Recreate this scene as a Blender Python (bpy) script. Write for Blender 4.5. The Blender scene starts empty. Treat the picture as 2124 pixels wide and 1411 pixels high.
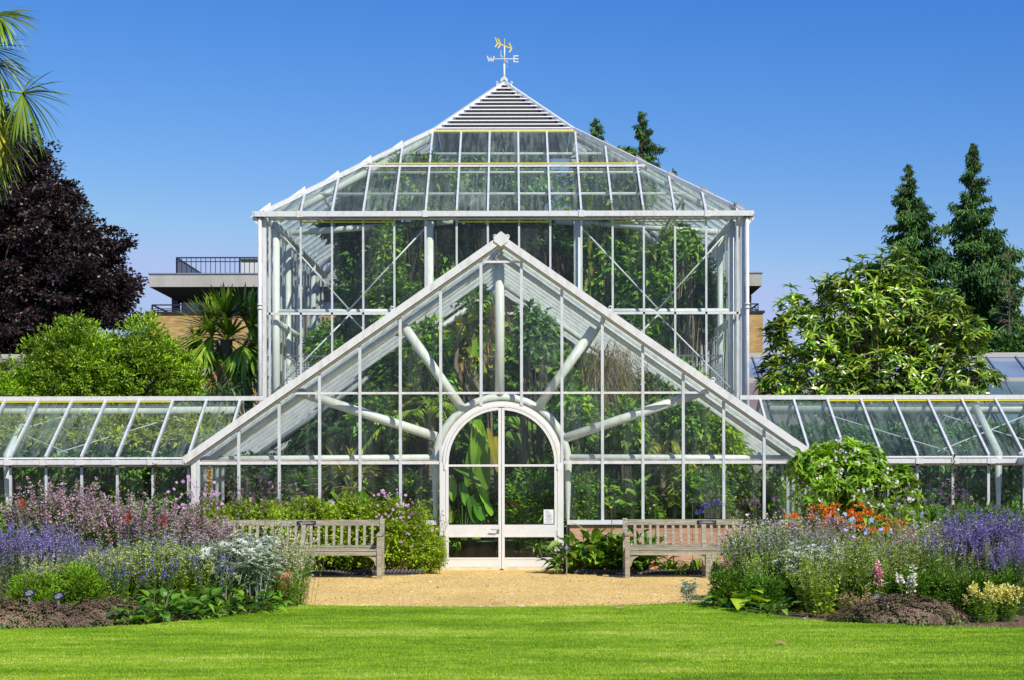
import bpy, math
import numpy as np
from mathutils import Vector, Matrix
rng = np.random.default_rng(11)
U = rng.uniform
S = bpy.context.scene
COL = S.collection
# camera model measured from the photograph: distances D are metres in front of the camera
F, CX, HY, CAMX, EYE = 3564., 1062., 977., 0.17, 1.6
def WX(px, D): return CAMX + (px - CX) * D / F
def WZ(py, D): return EYE - (py - HY) * D / F
def W(px, py, D): return np.array([WX(px, D), D, WZ(py, D)])

# ---------------------------------------------------------------- objects
def setp(o, label=None, cat=None, group=None, kind=None):
    if label: o['label'] = label
    if cat: o['category'] = cat
    if group: o['group'] = group
    if kind: o['kind'] = kind
    return o
def thing(name, label, cat, loc=(0, 0, 0), group=None, rz=0, sc=1):
    o = bpy.data.objects.new(name, None); COL.objects.link(o)
    o.empty_display_size = .2
    o.location = loc; o.rotation_euler = (0, 0, rz); o.scale = (sc, sc, sc) if np.isscalar(sc) else sc
    return setp(o, label, cat, group)
def dup(root, loc, rz=0, sc=1, label=None, group=None):
    r = root.copy(); COL.objects.link(r)
    r.location = loc; r.rotation_euler = (0, 0, rz); r.scale = (sc, sc, sc) if np.isscalar(sc) else sc
    if label: r['label'] = label
    if group: r['group'] = group
    for ch in list(root.children):
        c = ch.copy(); COL.objects.link(c); c.parent = r
        for g in list(ch.children):
            d = g.copy(); COL.objects.link(d); d.parent = c
    return r
class MB:
    def __init__(s): s.V = []; s.F = []; s.n = 0
    def add(s, v, f, m=0):
        v = np.asarray(v, float).reshape(-1, 3); f = np.asarray(f, np.int64)
        s.F.append((f + s.n, m)); s.V.append(v); s.n += len(v)
    def build(s, name, mats, parent=None, smooth=False):
        if not isinstance(mats, (list, tuple)): mats = [mats]
        me = bpy.data.meshes.new(name)
        V = np.concatenate(s.V); me.vertices.add(len(V)); me.vertices.foreach_set('co', V.ravel())
        li = np.concatenate([f.ravel() for f, m in s.F]); me.loops.add(len(li)); me.loops.foreach_set('vertex_index', li)
        tot = np.concatenate([np.full(len(f), f.shape[1]) for f, m in s.F])
        st = np.concatenate([[0], np.cumsum(tot)[:-1]])
        me.polygons.add(len(tot)); me.polygons.foreach_set('loop_start', st)
        for m in mats: me.materials.append(m)
        if len(mats) > 1:
            me.polygons.foreach_set('material_index', np.concatenate([np.full(len(f), m) for f, m in s.F]).astype(np.int32))
        me.update(calc_edges=True)
        me.polygons.foreach_set('use_smooth', np.full(len(tot), bool(smooth)))
        o = bpy.data.objects.new(name, me); COL.objects.link(o)
        if parent: o.parent = parent
        return o
def nz(v): return v / np.maximum(np.linalg.norm(v, axis=-1, keepdims=True), 1e-9)
def rv(n): return nz(rng.normal(size=(n, 3)))
BOXF = np.array([[0, 1, 3, 2], [4, 6, 7, 5], [0, 4, 5, 1], [2, 3, 7, 6], [0, 2, 6, 4], [1, 5, 7, 3]])
def box(mb, x0, x1, y0, y1, z0, z1, m=0):
    v = [[x, y, z] for x in (x0, x1) for y in (y0, y1) for z in (z0, z1)]
    mb.add(v, BOXF, m)
def bar(mb, a, b, w, h, up=(0, 0, 1), m=0, off=0):
    """box from a to b, w across, h along 'up'"""
    a = np.array(a, float); b = np.array(b, float); d = nz(b - a); up = np.array(up, float)
    x = nz(np.cross(d, up)); z = np.cross(x, d)
    v = [p + x * sx * w / 2 + z * (sz * h / 2 + off) for p in (a, b) for sx in (-1, 1) for sz in (-1, 1)]
    mb.add(v, BOXF, m)
def tubes(mb, P, R, sides=3, m=0, cap=False):
    P = np.asarray(P, float); n, k, _ = P.shape; R = np.broadcast_to(R, (n, k))
    d = np.gradient(P, axis=1); d = nz(d)
    ref = np.where(np.abs(nz(P[:, -1] - P[:, 0])[:, 2:3]) > .9, np.array([[1., 0, 0]]), np.array([[0, 0, 1.]]))[:, None, :]
    x = nz(np.cross(d, ref)); z = np.cross(x, d)
    a = np.arange(sides) * 2 * math.pi / sides
    V = P[:, :, None, :] + R[:, :, None, None] * (x[:, :, None, :] * np.cos(a)[None, None, :, None] + z[:, :, None, :] * np.sin(a)[None, None, :, None])
    i = np.arange(k - 1)[:, None] * sides; j = np.arange(sides)[None, :]; j2 = (j + 1) % sides
    f = np.stack([i + j, i + j2, i + sides + j2, i + sides + j], -1).reshape(-1, 4)
    f = (f[None] + (np.arange(n) * k * sides)[:, None, None]).reshape(-1, 4)
    mb.add(V.reshape(-1, 3), f, m)
    if cap:
        c = np.arange(sides)[None] + (np.arange(n) * k * sides)[:, None]
        mb.F.append((c[:, ::-1] + mb.n - n * k * sides, m)); mb.F.append((c + (k - 1) * sides + mb.n - n * k * sides, m))
def tube(mb, pts, r, sides=8, m=0, cap=True):
    pts = np.array(pts, float)
    r = np.full(len(pts), r) if np.isscalar(r) else np.array(r)
    tubes(mb, pts[None], r[None], sides, m, cap)
def bez(P0, P1, P2, k):
    t = np.linspace(0, 1, k)[None, :, None]
    P0, P1, P2 = [np.asarray(p, float).reshape(-1, 1, 3) for p in (P0, P1, P2)]
    return (1 - t) ** 2 * P0 + 2 * t * (1 - t) * P1 + t * t * P2
def lathe(mb, prof, c=(0, 0, 0), n=24, m=0):
    prof = np.array(prof, float); a = np.arange(n) * 2 * math.pi / n
    V = np.stack([prof[:, None, 0] * np.cos(a), prof[:, None, 0] * np.sin(a), np.repeat(prof[:, 1:2], n, 1)], -1).reshape(-1, 3) + np.array(c)
    k = len(prof); i = np.arange(k - 1)[:, None] * n; j = np.arange(n)[None]; j2 = (j + 1) % n
    mb.add(V, np.stack([i + j, i + j2, i + n + j2, i + n + j], -1).reshape(-1, 4), m)
def poly(mb, pts, m=0): mb.add(pts, [list(range(len(pts)))], m)

# leaf templates: y = length, x = width, z = normal
T_LEAF2 = (np.array([[0, 0, 0], [-.5, .45, .12], [.5, .45, .12], [0, 1, -.12]]), np.array([[0, 3, 1], [0, 2, 3]]))
T_LEAF4 = (np.array([[0, 0, 0], [-.5, .42, .10], [0, .5, 0], [.5, .42, .10], [0, 1, -.22]]), np.array([[0, 2, 1], [0, 3, 2], [2, 4, 1], [2, 3, 4]]))
def _ovate():
    ys = [0, .15, .4, .7, 1]; ws = [.06, .42, .5, .3, 0.01]; zs = [0, .04, .05, -.04, -.22]
    v = []; f = []
    for y, w, z in zip(ys, ws, zs): v += [[-w, y, z + .16 * w], [0, y, z], [w, y, z + .16 * w]]
    for i in range(4):
        a = i * 3; f += [[a, a + 1, a + 4, a + 3], [a + 1, a + 2, a + 5, a + 4]]
    return np.array(v), np.array(f)
T_OV = _ovate()
T_QUAD = (np.array([[-.5, 0, 0], [.5, 0, 0], [.5, 1, 0], [-.5, 1, 0]]), np.array([[0, 1, 2, 3]]))
def _flower(n=5):
    v = [[0, 0, 0]]; f = []
    for i in range(n):
        a = 2 * math.pi * i / n; w = math.pi / n * .82
        k = len(v)
        v += [[.8 * math.cos(a - w), .8 * math.sin(a - w), .12], [math.cos(a), math.sin(a), .06], [.8 * math.cos(a + w), .8 * math.sin(a + w), .12]]
        f += [[0, k, k + 1, k + 2]]
    return np.array(v) * .5, np.array(f)
T_FLOWER = _flower(5)
T_OCT = (np.array([[0, 0, -.5], [.5, 0, 0], [0, .5, 0], [-.5, 0, 0], [0, -.5, 0], [0, 0, .5]]), np.array([[0, 2, 1], [0, 3, 2], [0, 4, 3], [0, 1, 4], [5, 1, 2], [5, 2, 3], [5, 3, 4], [5, 4, 1]]))
def inst(mb, T, pos, d, nrm, L, Wd=None, m=0, H=None):
    n = len(pos)
    if n == 0: return
    L = np.broadcast_to(np.asarray(L, float), (n,)); Wd = L if Wd is None else np.broadcast_to(np.asarray(Wd, float), (n,))
    H = L if H is None else np.broadcast_to(np.asarray(H, float), (n,))
    d = nz(d); x = nz(np.cross(d, nrm)); z = np.cross(x, d)
    B = np.stack([x * Wd[:, None], d * L[:, None], z * H[:, None]], 1)
    V = pos[:, None, :] + np.einsum('kj,njc->nkc', T[0], B)
    f = (T[1][None] + (np.arange(n) * len(T[0]))[:, None, None]).reshape(-1, T[1].shape[1])
    mb.add(V.reshape(-1, 3), f, m)
def blades(mb, P, d, L, Wd, droop=.5, k=5, m=0, taper=True):
    """flat strips leaving P along d and falling under their weight"""
    n = len(P); t = np.linspace(0, 1, k)[None, :, None]
    L = np.broadcast_to(np.asarray(L, float), (n,))[:, None, None]; droop = np.broadcast_to(np.asarray(droop, float), (n,))[:, None, None]
    d = nz(d)[:, None, :]
    C = P[:, None, :] + d * L * t + np.array([0, 0, -1.]) * droop * L * t ** 2
    tan = nz(np.gradient(C, axis=1)); side = nz(np.cross(tan, np.array([0, 0, 1.])) + 1e-6)
    side = nz(side + rv(n)[:, None, :] * .25)
    w = np.sin(np.clip((t * .9 + .1), 0, 1) * math.pi) ** .6 if taper else np.ones_like(t)
    w = w * np.broadcast_to(np.asarray(Wd, float), (n,))[:, None, None] / 2
    V = np.stack([C - side * w, C + side * w], 2).reshape(-1, 3)
    i = np.arange(k - 1) * 2
    f = np.stack([i, i + 1, i + 3, i + 2], -1)
    f = (f[None] + (np.arange(n) * 2 * k)[:, None, None]).reshape(-1, 4)
    mb.add(V, f, m)
def crown_pts(ells, n, shell=.5):
    E = np.array(ells, float); w = (E[:, 3] * E[:, 4] * E[:, 5]) ** .7; i = rng.choice(len(E), n, p=w / w.sum())
    r = shell + (1 - shell) * U(0, 1, n) ** .6; r *= U(.85, 1.08, n)
    o = rv(n)
    return E[i, :3] + o * E[i, 3:] * r[:, None], o
def leafcloud(mb, ells, nc, per, rc, L, Wd, m=0, up=.3, shell=.5, T=T_LEAF2, var=.4, flat=.7, zmin=.03):
    c, o = crown_pts(ells, nc, shell)
    off = rv(nc * per) * (U(0, 1, nc * per) ** .5)[:, None] * rc * np.repeat(U(.5, 1.3, nc), per)[:, None]
    off[:, 2] *= flat
    P = np.repeat(c, per, 0) + off; oo = np.repeat(o, per, 0)
    d = nz(off) + oo * .6 + rv(len(P)) * .7; d[:, 2] += up
    nr = rv(len(P)) * .8 + oo * .5; nr[:, 2] += .8
    k = P[:, 2] > zmin
    s = U(1 - var, 1 + var, len(P))
    inst(mb, T, P[k], d[k], nr[k], (L * s)[k], (Wd * s)[k], m)
    return c
def limbs(mb, base, tips, r0, k=6, sides=5, m=0, sag=.0, spread=.35):
    tips = np.asarray(tips); n = len(tips); base = np.asarray(base, float)
    mid = base[None] + (tips - base) * np.array([spread, spread, .6]) + rng.normal(size=(n, 3)) * np.linalg.norm(tips - base, axis=1)[:, None] * .04
    P = bez(np.repeat(base[None], n, 0), mid, tips, k); P[:, 1:-1] += rng.normal(size=P[:, 1:-1].shape) * r0 * .4
    tubes(mb, P, r0 * np.linspace(1, .12, k)[None], sides, m)

# ---------------------------------------------------------------- materials
def newmat(name):
    m = bpy.data.materials.new(name); m.use_nodes = True; nt = m.node_tree; nt.nodes.clear()
    return m, nt, nt.nodes.new('ShaderNodeOutputMaterial')
def nd(nt, t, **kw):
    n = nt.nodes.new(t)
    for k, v in kw.items():
        if k.startswith('_'): setattr(n, k[1:], v)
        else: n.inputs[k].default_value = v
    return n
def lk(nt, a, b): nt.links.new(a, b)
def c4(c): return (c[0], c[1], c[2], 1)
def srgb(h): 
    h = [int(h[i:i + 2], 16) / 255 for i in (0, 2, 4)]
    return tuple(((x + .055) / 1.055) ** 2.4 if x > .04 else x / 12.92 for x in h)
def ramp(nt, fac, stops):
    r = nt.nodes.new('ShaderNodeValToRGB'); e = r.color_ramp.elements
    while len(e) < len(stops): e.new(.5)
    for i, (p, c) in enumerate(stops): e[i].position = p; e[i].color = c4(c)
    lk(nt, fac, r.inputs['Fac']); return r.outputs['Color']
def noise(nt, scale, detail=4, vec=None, rough=.6, dist=0):
    n = nd(nt, 'ShaderNodeTexNoise', Scale=scale, Detail=detail, Roughness=rough, Distortion=dist)
    if vec is not None: lk(nt, vec, n.inputs['Vector'])
    return n.outputs['Fac']
def posmap(nt, scale=(1, 1, 1)):
    g = nt.nodes.new('ShaderNodeNewGeometry'); mp = nd(nt, 'ShaderNodeMapping'); mp.inputs['Scale'].default_value = scale
    lk(nt, g.outputs['Position'], mp.inputs['Vector']); return mp.outputs['Vector']
def objmap(nt, scale=(1, 1, 1)):
    g = nt.nodes.new('ShaderNodeTexCoord'); mp = nd(nt, 'ShaderNodeMapping'); mp.inputs['Scale'].default_value = scale
    lk(nt, g.outputs['Object'], mp.inputs['Vector']); return mp.outputs['Vector']
def math2(nt, op, a, b, clamp=False):
    n = nt.nodes.new('ShaderNodeMath'); n.operation = op; n.use_clamp = clamp
    for i, v in enumerate((a, b)):
        if isinstance(v, (int, float)): n.inputs[i].default_value = v
        else: lk(nt, v, n.inputs[i])
    return n.outputs[0]
def mixc(nt, f, a, b, mode='MIX'):
    n = nt.nodes.new('ShaderNodeMix'); n.data_type = 'RGBA'; n.blend_type = mode
    for s, v in ((n.inputs[0], f), (n.inputs[6], a), (n.inputs[7], b)):
        if isinstance(v, (int, float)): s.default_value = v
        elif isinstance(v, tuple): s.default_value = c4(v)
        else: lk(nt, v, s)
    return n.outputs[2]
def leafmat(name, cols, trans=.3, rough=.42, clump=1.2, spec=.4, dark=.45, gain=1.):
    """cols: stops of colour picked at random for every leaf"""
    m, nt, out = newmat(name)
    g = nt.nodes.new('ShaderNodeNewGeometry')
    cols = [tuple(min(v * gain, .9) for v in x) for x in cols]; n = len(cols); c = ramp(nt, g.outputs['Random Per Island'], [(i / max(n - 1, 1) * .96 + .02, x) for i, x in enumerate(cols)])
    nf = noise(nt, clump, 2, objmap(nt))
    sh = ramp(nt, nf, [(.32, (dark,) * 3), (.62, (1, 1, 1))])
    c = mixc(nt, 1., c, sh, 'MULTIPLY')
    b = nd(nt, 'ShaderNodeBsdfPrincipled', Roughness=rough); b.inputs['Specular IOR Level'].default_value = spec
    lk(nt, c, b.inputs['Base Color'])
    t = nd(nt, 'ShaderNodeBsdfTranslucent'); c2 = mixc(nt, 1., c, (1.3, 1.15, .45), 'MULTIPLY'); lk(nt, c2, t.inputs['Color'])
    mx = nd(nt, 'ShaderNodeMixShader', Fac=trans); lk(nt, b.outputs[0], mx.inputs[1]); lk(nt, t.outputs[0], mx.inputs[2])
    lk(nt, mx.outputs[0], out.inputs['Surface']); return m
def surf(name, cols, scale=3, rough=.6, bump=0, bscale=30, stretch=(1, 1, 1), metal=0, obj=False, detail=5, bdist=.01, spec=.5):
    m, nt, out = newmat(name)
    v = objmap(nt, stretch) if obj else posmap(nt, stretch)
    f = noise(nt, scale, detail, v)
    n = len(cols); c = ramp(nt, f, [(.3 + .4 * i / max(n - 1, 1), x) for i, x in enumerate(cols)]) if n > 1 else None
    b = nd(nt, 'ShaderNodeBsdfPrincipled', Roughness=rough, Metallic=metal); b.inputs['Specular IOR Level'].default_value = spec
    if c is None: b.inputs['Base Color'].default_value = c4(cols[0])
    else: lk(nt, c, b.inputs['Base Color'])
    if bump:
        bf = noise(nt, bscale, 4, v); bp = nd(nt, 'ShaderNodeBump', Strength=bump, Distance=bdist); lk(nt, bf, bp.inputs['Height']); lk(nt, bp.outputs[0], b.inputs['Normal'])
    lk(nt, b.outputs[0], out.inputs['Surface']); return m
def glassmat(name, dirt=.12, stretch=(3, 3, .5), tint=(.90, .965, .94), dcol=(.50, .56, .50), haze=.03, scale=2.2):
    m, nt, out = newmat(name)
    v = posmap(nt, stretch); oi = nt.nodes.new('ShaderNodeObjectInfo')
    n1 = noise(nt, scale, 6, v, .68, .3); n2 = noise(nt, .5, 3, posmap(nt, (1, 1, 1)))
    a = math2(nt, 'SUBTRACT', math2(nt, 'ADD', n1, math2(nt, 'MULTIPLY', n2, .5)), .70)
    a = math2(nt, 'MULTIPLY', a, 3.2, True)
    r = math2(nt, 'MULTIPLY_ADD', oi.outputs['Random'], .9); r.node.inputs[2].default_value = .45
    a = math2(nt, 'MULTIPLY', math2(nt, 'MULTIPLY', a, r), dirt * 2)
    a = math2(nt, 'ADD', a, haze, True)
    t = nd(nt, 'ShaderNodeBsdfTransparent'); t.inputs['Color'].default_value = c4(tint)
    gl = nd(nt, 'ShaderNodeBsdfGlossy', Roughness=.03); gl.inputs['Color'].default_value = (1, 1, 1, 1)
    wob = nd(nt, 'ShaderNodeBump', Strength=.25, Distance=.02); lk(nt, noise(nt, 1.3, 2, posmap(nt)), wob.inputs['Height']); lk(nt, wob.outputs[0], gl.inputs['Normal'])
    lw = nd(nt, 'ShaderNodeLayerWeight', Blend=.5)     # Schlick from the facing ratio: the same on both sides of a pane
    fz = math2(nt, 'ADD', math2(nt, 'MULTIPLY', math2(nt, 'POWER', lw.outputs['Facing'], 5.), .85), .028)
    mx = nd(nt, 'ShaderNodeMixShader'); lk(nt, fz, mx.inputs[0]); lk(nt, t.outputs[0], mx.inputs[1]); lk(nt, gl.outputs[0], mx.inputs[2])
    d = nd(nt, 'ShaderNodeBsdfDiffuse'); lk(nt, mixc(nt, n2, dcol, tuple(x * .75 for x in dcol)), d.inputs['Color'])
    tl = nd(nt, 'ShaderNodeBsdfTranslucent'); tl.inputs['Color'].default_value = c4(dcol)
    dm = nd(nt, 'ShaderNodeMixShader', Fac=.4); lk(nt, d.outputs[0], dm.inputs[1]); lk(nt, tl.outputs[0], dm.inputs[2])
    m2 = nd(nt, 'ShaderNodeMixShader'); lk(nt, a, m2.inputs[0]); lk(nt, mx.outputs[0], m2.inputs[1]); lk(nt, dm.outputs[0], m2.inputs[2])
    lk(nt, m2.outputs[0], out.inputs['Surface']); return m
def brickmat(name, c1, c2, mortar, scale, axis='XZ', bw=.225, bh=.075):
    m, nt, out = newmat(name)
    g = nt.nodes.new('ShaderNodeNewGeometry'); sp = nd(nt, 'ShaderNodeSeparateXYZ'); lk(nt, g.outputs['Position'], sp.inputs[0])
    cb = nd(nt, 'ShaderNodeCombineXYZ')
    lk(nt, math2(nt, 'ADD', sp.outputs['X'], sp.outputs['Y']), cb.inputs['X']); lk(nt, sp.outputs['Z'], cb.inputs['Y'])
    b = nd(nt, 'ShaderNodeTexBrick'); b.inputs['Scale'].default_value = scale; b.inputs['Brick Width'].default_value = bw; b.inputs['Row Height'].default_value = bh
    b.inputs['Mortar Size'].default_value = .007; b.inputs['Color1'].default_value = c4(c1); b.inputs['Color2'].default_value = c4(c2); b.inputs['Mortar'].default_value = c4(mortar)
    lk(nt, cb.outputs[0], b.inputs['Vector'])
    st = ramp(nt, noise(nt, 1.5, 5, posmap(nt)), [(.3, (.72, .72, .72)), (.65, (1.1, 1.1, 1.1))])
    p = nd(nt, 'ShaderNodeBsdfPrincipled', Roughness=.85); lk(nt, mixc(nt, 1., b.outputs['Color'], st, 'MULTIPLY'), p.inputs['Base Color'])
    bp = nd(nt, 'ShaderNodeBump', Strength=.6, Distance=.008); bp.invert = True; lk(nt, b.outputs['Fac'], bp.inputs['Height']); lk(nt, bp.outputs[0], p.inputs['Normal'])
    lk(nt, p.outputs[0], out.inputs['Surface']); return m

def paintmat(name, base, grime, amt=.5, stretch=(2, 2, .8), rough=.4):
    m, nt, out = newmat(name); v = posmap(nt, stretch)
    f = ramp(nt, noise(nt, 5, 7, v, .7), [(.48, (0, 0, 0)), (.75, (amt,) * 3)])
    f2 = ramp(nt, noise(nt, 60, 4, posmap(nt), .7), [(.62, (0, 0, 0)), (.72, (amt * .8,) * 3)])
    c = mixc(nt, f, base, grime); c = mixc(nt, f2, c, tuple(x * .6 for x in grime))
    b = nd(nt, 'ShaderNodeBsdfPrincipled', Roughness=rough); lk(nt, c, b.inputs['Base Color'])
    lk(nt, b.outputs[0], out.inputs['Surface']); return m
WHITE = paintmat('white_paint', (.70, .70, .68), (.38, .36, .26), .6)
BARW = paintmat('bar_paint', (.60, .62, .63), (.30, .32, .22), .7)
CREAM = paintmat('cream_steel', (.74, .74, .66), (.45, .42, .28), .5)
DOORW = paintmat('door_paint', (.74, .73, .69), (.55, .47, .25), .35)
YELLOW = surf('yellow_strip', [(.75, .62, .02)], rough=.5)
GOLD = surf('yellow_paint', [(.80, .62, .01)], rough=.35)
RUST = surf('rusty_line', [(.25, .12, .06), (.5, .45, .38)], 8, .8)
GLASSW = glassmat('wing_roof_glass', .24, (5, .45, .45), haze=.085, dcol=(.38, .50, .42))
GLASS = glassmat('wall_glass', .12, (2.5, 2.5, .35), haze=.010, tint=(.94, .98, .96))
GLASSR = glassmat('roof_glass', .26, (5, .45, .45), haze=.16, dcol=(.42, .50, .44))
GLASSM = glassmat('tall_wall_glass', .07, (1.8, 1.8, .3), haze=.012, tint=(.92, .97, .955))
GLASSD = glassmat('door_glass', .04, (2.5, 2.5, .35), haze=.004)
GLASSS = glassmat('side_glass', .26, (1, 5, .25), haze=.10, tint=(.8, .9, .88))
LOUV = surf('louvre_white', [(.78, .77, .73), (.85, .84, .80)], 4, .5)
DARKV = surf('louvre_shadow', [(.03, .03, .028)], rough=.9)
BRICK = brickmat('red_brick', (.52, .24, .13), (.60, .32, .18), (.55, .45, .36), 1.)
YBRICK = brickmat('yellow_brick', (.60, .38, .14), (.48, .29, .10), (.35, .26, .16), 1., bw=.45, bh=.16)
CONC = surf('concrete', [(.36, .34, .30), (.50, .48, .43)], 1.2, .85, stretch=(1, 1, .25))
DKMETAL = surf('dark_metal', [(.02, .022, .03)], rough=.5)
GREYMETAL = surf('grey_metal', [(.30, .32, .33), (.4, .42, .43)], 9, .4, metal=.6)
def woodmat():
    m, nt, out = newmat('weathered_teak')
    f = noise(nt, 7, 6, objmap(nt, (.5, 4, 6)), .7); c = ramp(nt, f, [(.25, (.13, .115, .08)), (.5, (.33, .30, .215)), (.75, (.52, .49, .385))])
    sp = ramp(nt, noise(nt, 18, 4, objmap(nt, (1, 1, 1)), .7), [(.56, (1, 1, 1)), (.72, (.45, .42, .36))])
    b = nd(nt, 'ShaderNodeBsdfPrincipled', Roughness=.8); lk(nt, mixc(nt, 1., c, sp, 'MULTIPLY'), b.inputs['Base Color'])
    bp = nd(nt, 'ShaderNodeBump', Strength=.5, Distance=.004); lk(nt, f, bp.inputs['Height']); lk(nt, bp.outputs[0], b.inputs['Normal'])
    lk(nt, b.outputs[0], out.inputs['Surface']); return m
WOOD = woodmat()
TERRA = surf('terracotta', [(.45, .13, .05), (.58, .20, .09)], 8, .8, obj=True)
NAVY = surf('label_navy', [(.010, .014, .034)], rough=.7, spec=.2)
PALE = surf('lettering_pale', [(.6, .6, .58)], rough=.6)
ROPE = surf('dark_clay', [(.05, .055, .06), (.12, .12, .12)], 12, .6)
BARK = surf('bark', [(.07, .05, .035), (.16, .12, .08)], 4, .9, .6, 14, (3, 3, .5), obj=True)
PALEBARK = surf('pale_bark', [(.20, .15, .09), (.34, .27, .18)], 5, .85, .5, 10, (1, 1, 6), obj=True)
STEM = leafmat('stem', [(.10, .17, .03), (.16, .24, .05)], .1, .6)
STEMB = leafmat('stem_brown', [(.10, .06, .03), (.2, .13, .06)], .1, .7)
# ---------------------------------------------------------------- world, sun, camera
SUN = nz(np.array([.42, -.62, .72]))
el = math.asin(SUN[2]); az = math.atan2(SUN[0], SUN[1])
w = bpy.data.worlds.new('World'); S.world = w; w.use_nodes = True; nt = w.node_tree; nt.nodes.clear()
sky = nt.nodes.new('ShaderNodeTexSky'); sky.sky_type = 'NISHITA'; sky.sun_disc = False; sky.sun_elevation = el; sky.sun_rotation = az
sky.air_density = 1.15; sky.dust_density = .25; sky.ozone_density = 4.5; sky.altitude = 0
bg = nt.nodes.new('ShaderNodeBackground'); bg.inputs['Strength'].default_value = .145; wo = nt.nodes.new('ShaderNodeOutputWorld')
sep = nt.nodes.new('ShaderNodeSeparateColor'); com = nt.nodes.new('ShaderNodeCombineColor'); nt.links.new(sky.outputs[0], sep.inputs[0])
for ch, (gm, kk) in enumerate(((2.4, 1.50), (1.54, .755), (.77, .855))):    # deep polarised blue of the photograph
    v_ = math2(nt, 'MINIMUM', math2(nt, 'MULTIPLY', sep.outputs[ch], .145), 1.1)
    v_ = math2(nt, 'MINIMUM', math2(nt, 'MULTIPLY', math2(nt, 'POWER', v_, gm), kk / .12), (.43, .55, .87)[ch] / .12); nt.links.new(v_, com.inputs[ch])
bg.inputs['Strength'].default_value = .12
nt.links.new(com.outputs[0], bg.inputs[0]); nt.links.new(bg.outputs[0], wo.inputs[0])
sl = bpy.data.lights.new('Sun', 'SUN'); sl.energy = 5.; sl.angle = math.radians(.5); sl.color = (1, .955, .86)
so = bpy.data.objects.new('Sun', sl); COL.objects.link(so); so.rotation_euler = Vector(SUN).to_track_quat('Z', 'Y').to_euler(); so.location = (10, -10, 20)
cd = bpy.data.cameras.new('Camera'); cam = bpy.data.objects.new('Camera', cd); COL.objects.link(cam); S.camera = cam
cd.sensor_width = 36; cd.lens = F / 2124 * 36; cd.shift_y = (HY - 705.5) / 2124; cd.clip_end = 3000; cd.clip_start = .1
cam.location = (CAMX, 0, EYE); cam.rotation_euler = (math.radians(90), math.radians(.1), 0)
S.view_settings.view_transform = 'Standard'; S.view_settings.look = 'None'; S.view_settings.exposure = 0; S.view_settings.gamma = 1
cy = S.cycles; cy.use_denoising = True; cy.max_bounces = 7; cy.diffuse_bounces = 3; cy.glossy_bounces = 3; cy.transmission_bounces = 4; cy.transparent_max_bounces = 24
cy.sample_clamp_indirect = 6; cy.caustics_reflective = False; cy.caustics_refractive = False
# ================================================================ ground
EDGE_PX = [(-900, 1318), (0, 1308), (170, 1306), (300, 1299), (430, 1287), (540, 1270), (620, 1258), (760, 1261), (1000, 1263), (1300, 1261), (1465, 1252), (1530, 1267), (1600, 1281), (1720, 1295), (1900, 1304), (2124, 1309), (3000, 1320)]
def gd(py): return EYE * F / (py - HY)
EDGE = np.array([(WX(px, gd(py)), gd(py)) for px, py in EDGE_PX])
def edgeD(x): return np.interp(x, EDGE[:, 0], EDGE[:, 1])
def sheet(name, pts, z, mat, kind='structure'):
    mb = MB(); poly(mb, [(x, y, z) for x, y in pts]); return setp(mb.build(name, mat), kind=kind)
GROUND = surf('ground_earth', [(.05, .07, .02), (.12, .12, .05)], .3, .95)
def gravelmat():
    m, nt, out = newmat('gravel')
    p = posmap(nt)
    v = nd(nt, 'ShaderNodeTexVoronoi', Scale=60.); lk(nt, p, v.inputs['Vector'])
    sp = nd(nt, 'ShaderNodeSeparateColor'); lk(nt, v.outputs['Color'], sp.inputs[0])
    c = ramp(nt, sp.outputs[0], [(.0, (.32, .18, .04)), (.25, (.72, .45, .12)), (.65, (.88, .62, .20)), (1., (.96, .84, .46))])
    big = ramp(nt, noise(nt, .9, 5, posmap(nt, (1, .45, 1)), .65), [(.3, (.80, .78, .72)), (.7, (1.08, 1.06, 1.02))])
    c = mixc(nt, 1., c, big, 'MULTIPLY')
    b = nd(nt, 'ShaderNodeBsdfPrincipled', Roughness=.95); b.inputs['Specular IOR Level'].default_value = .05; lk(nt, c, b.inputs['Base Color'])
    bp = nd(nt, 'ShaderNodeBump', Strength=.6, Distance=.012); lk(nt, v.outputs['Distance'], bp.inputs['Height']); lk(nt, bp.outputs[0], b.inputs['Normal'])
    lk(nt, b.outputs[0], out.inputs['Surface']); return m
GRAVEL = gravelmat()
SOIL = surf('soil', [(.06, .035, .02), (.16, .095, .055), (.22, .14, .08)], 14, .95, 1., 30, bdist=.03)
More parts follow.
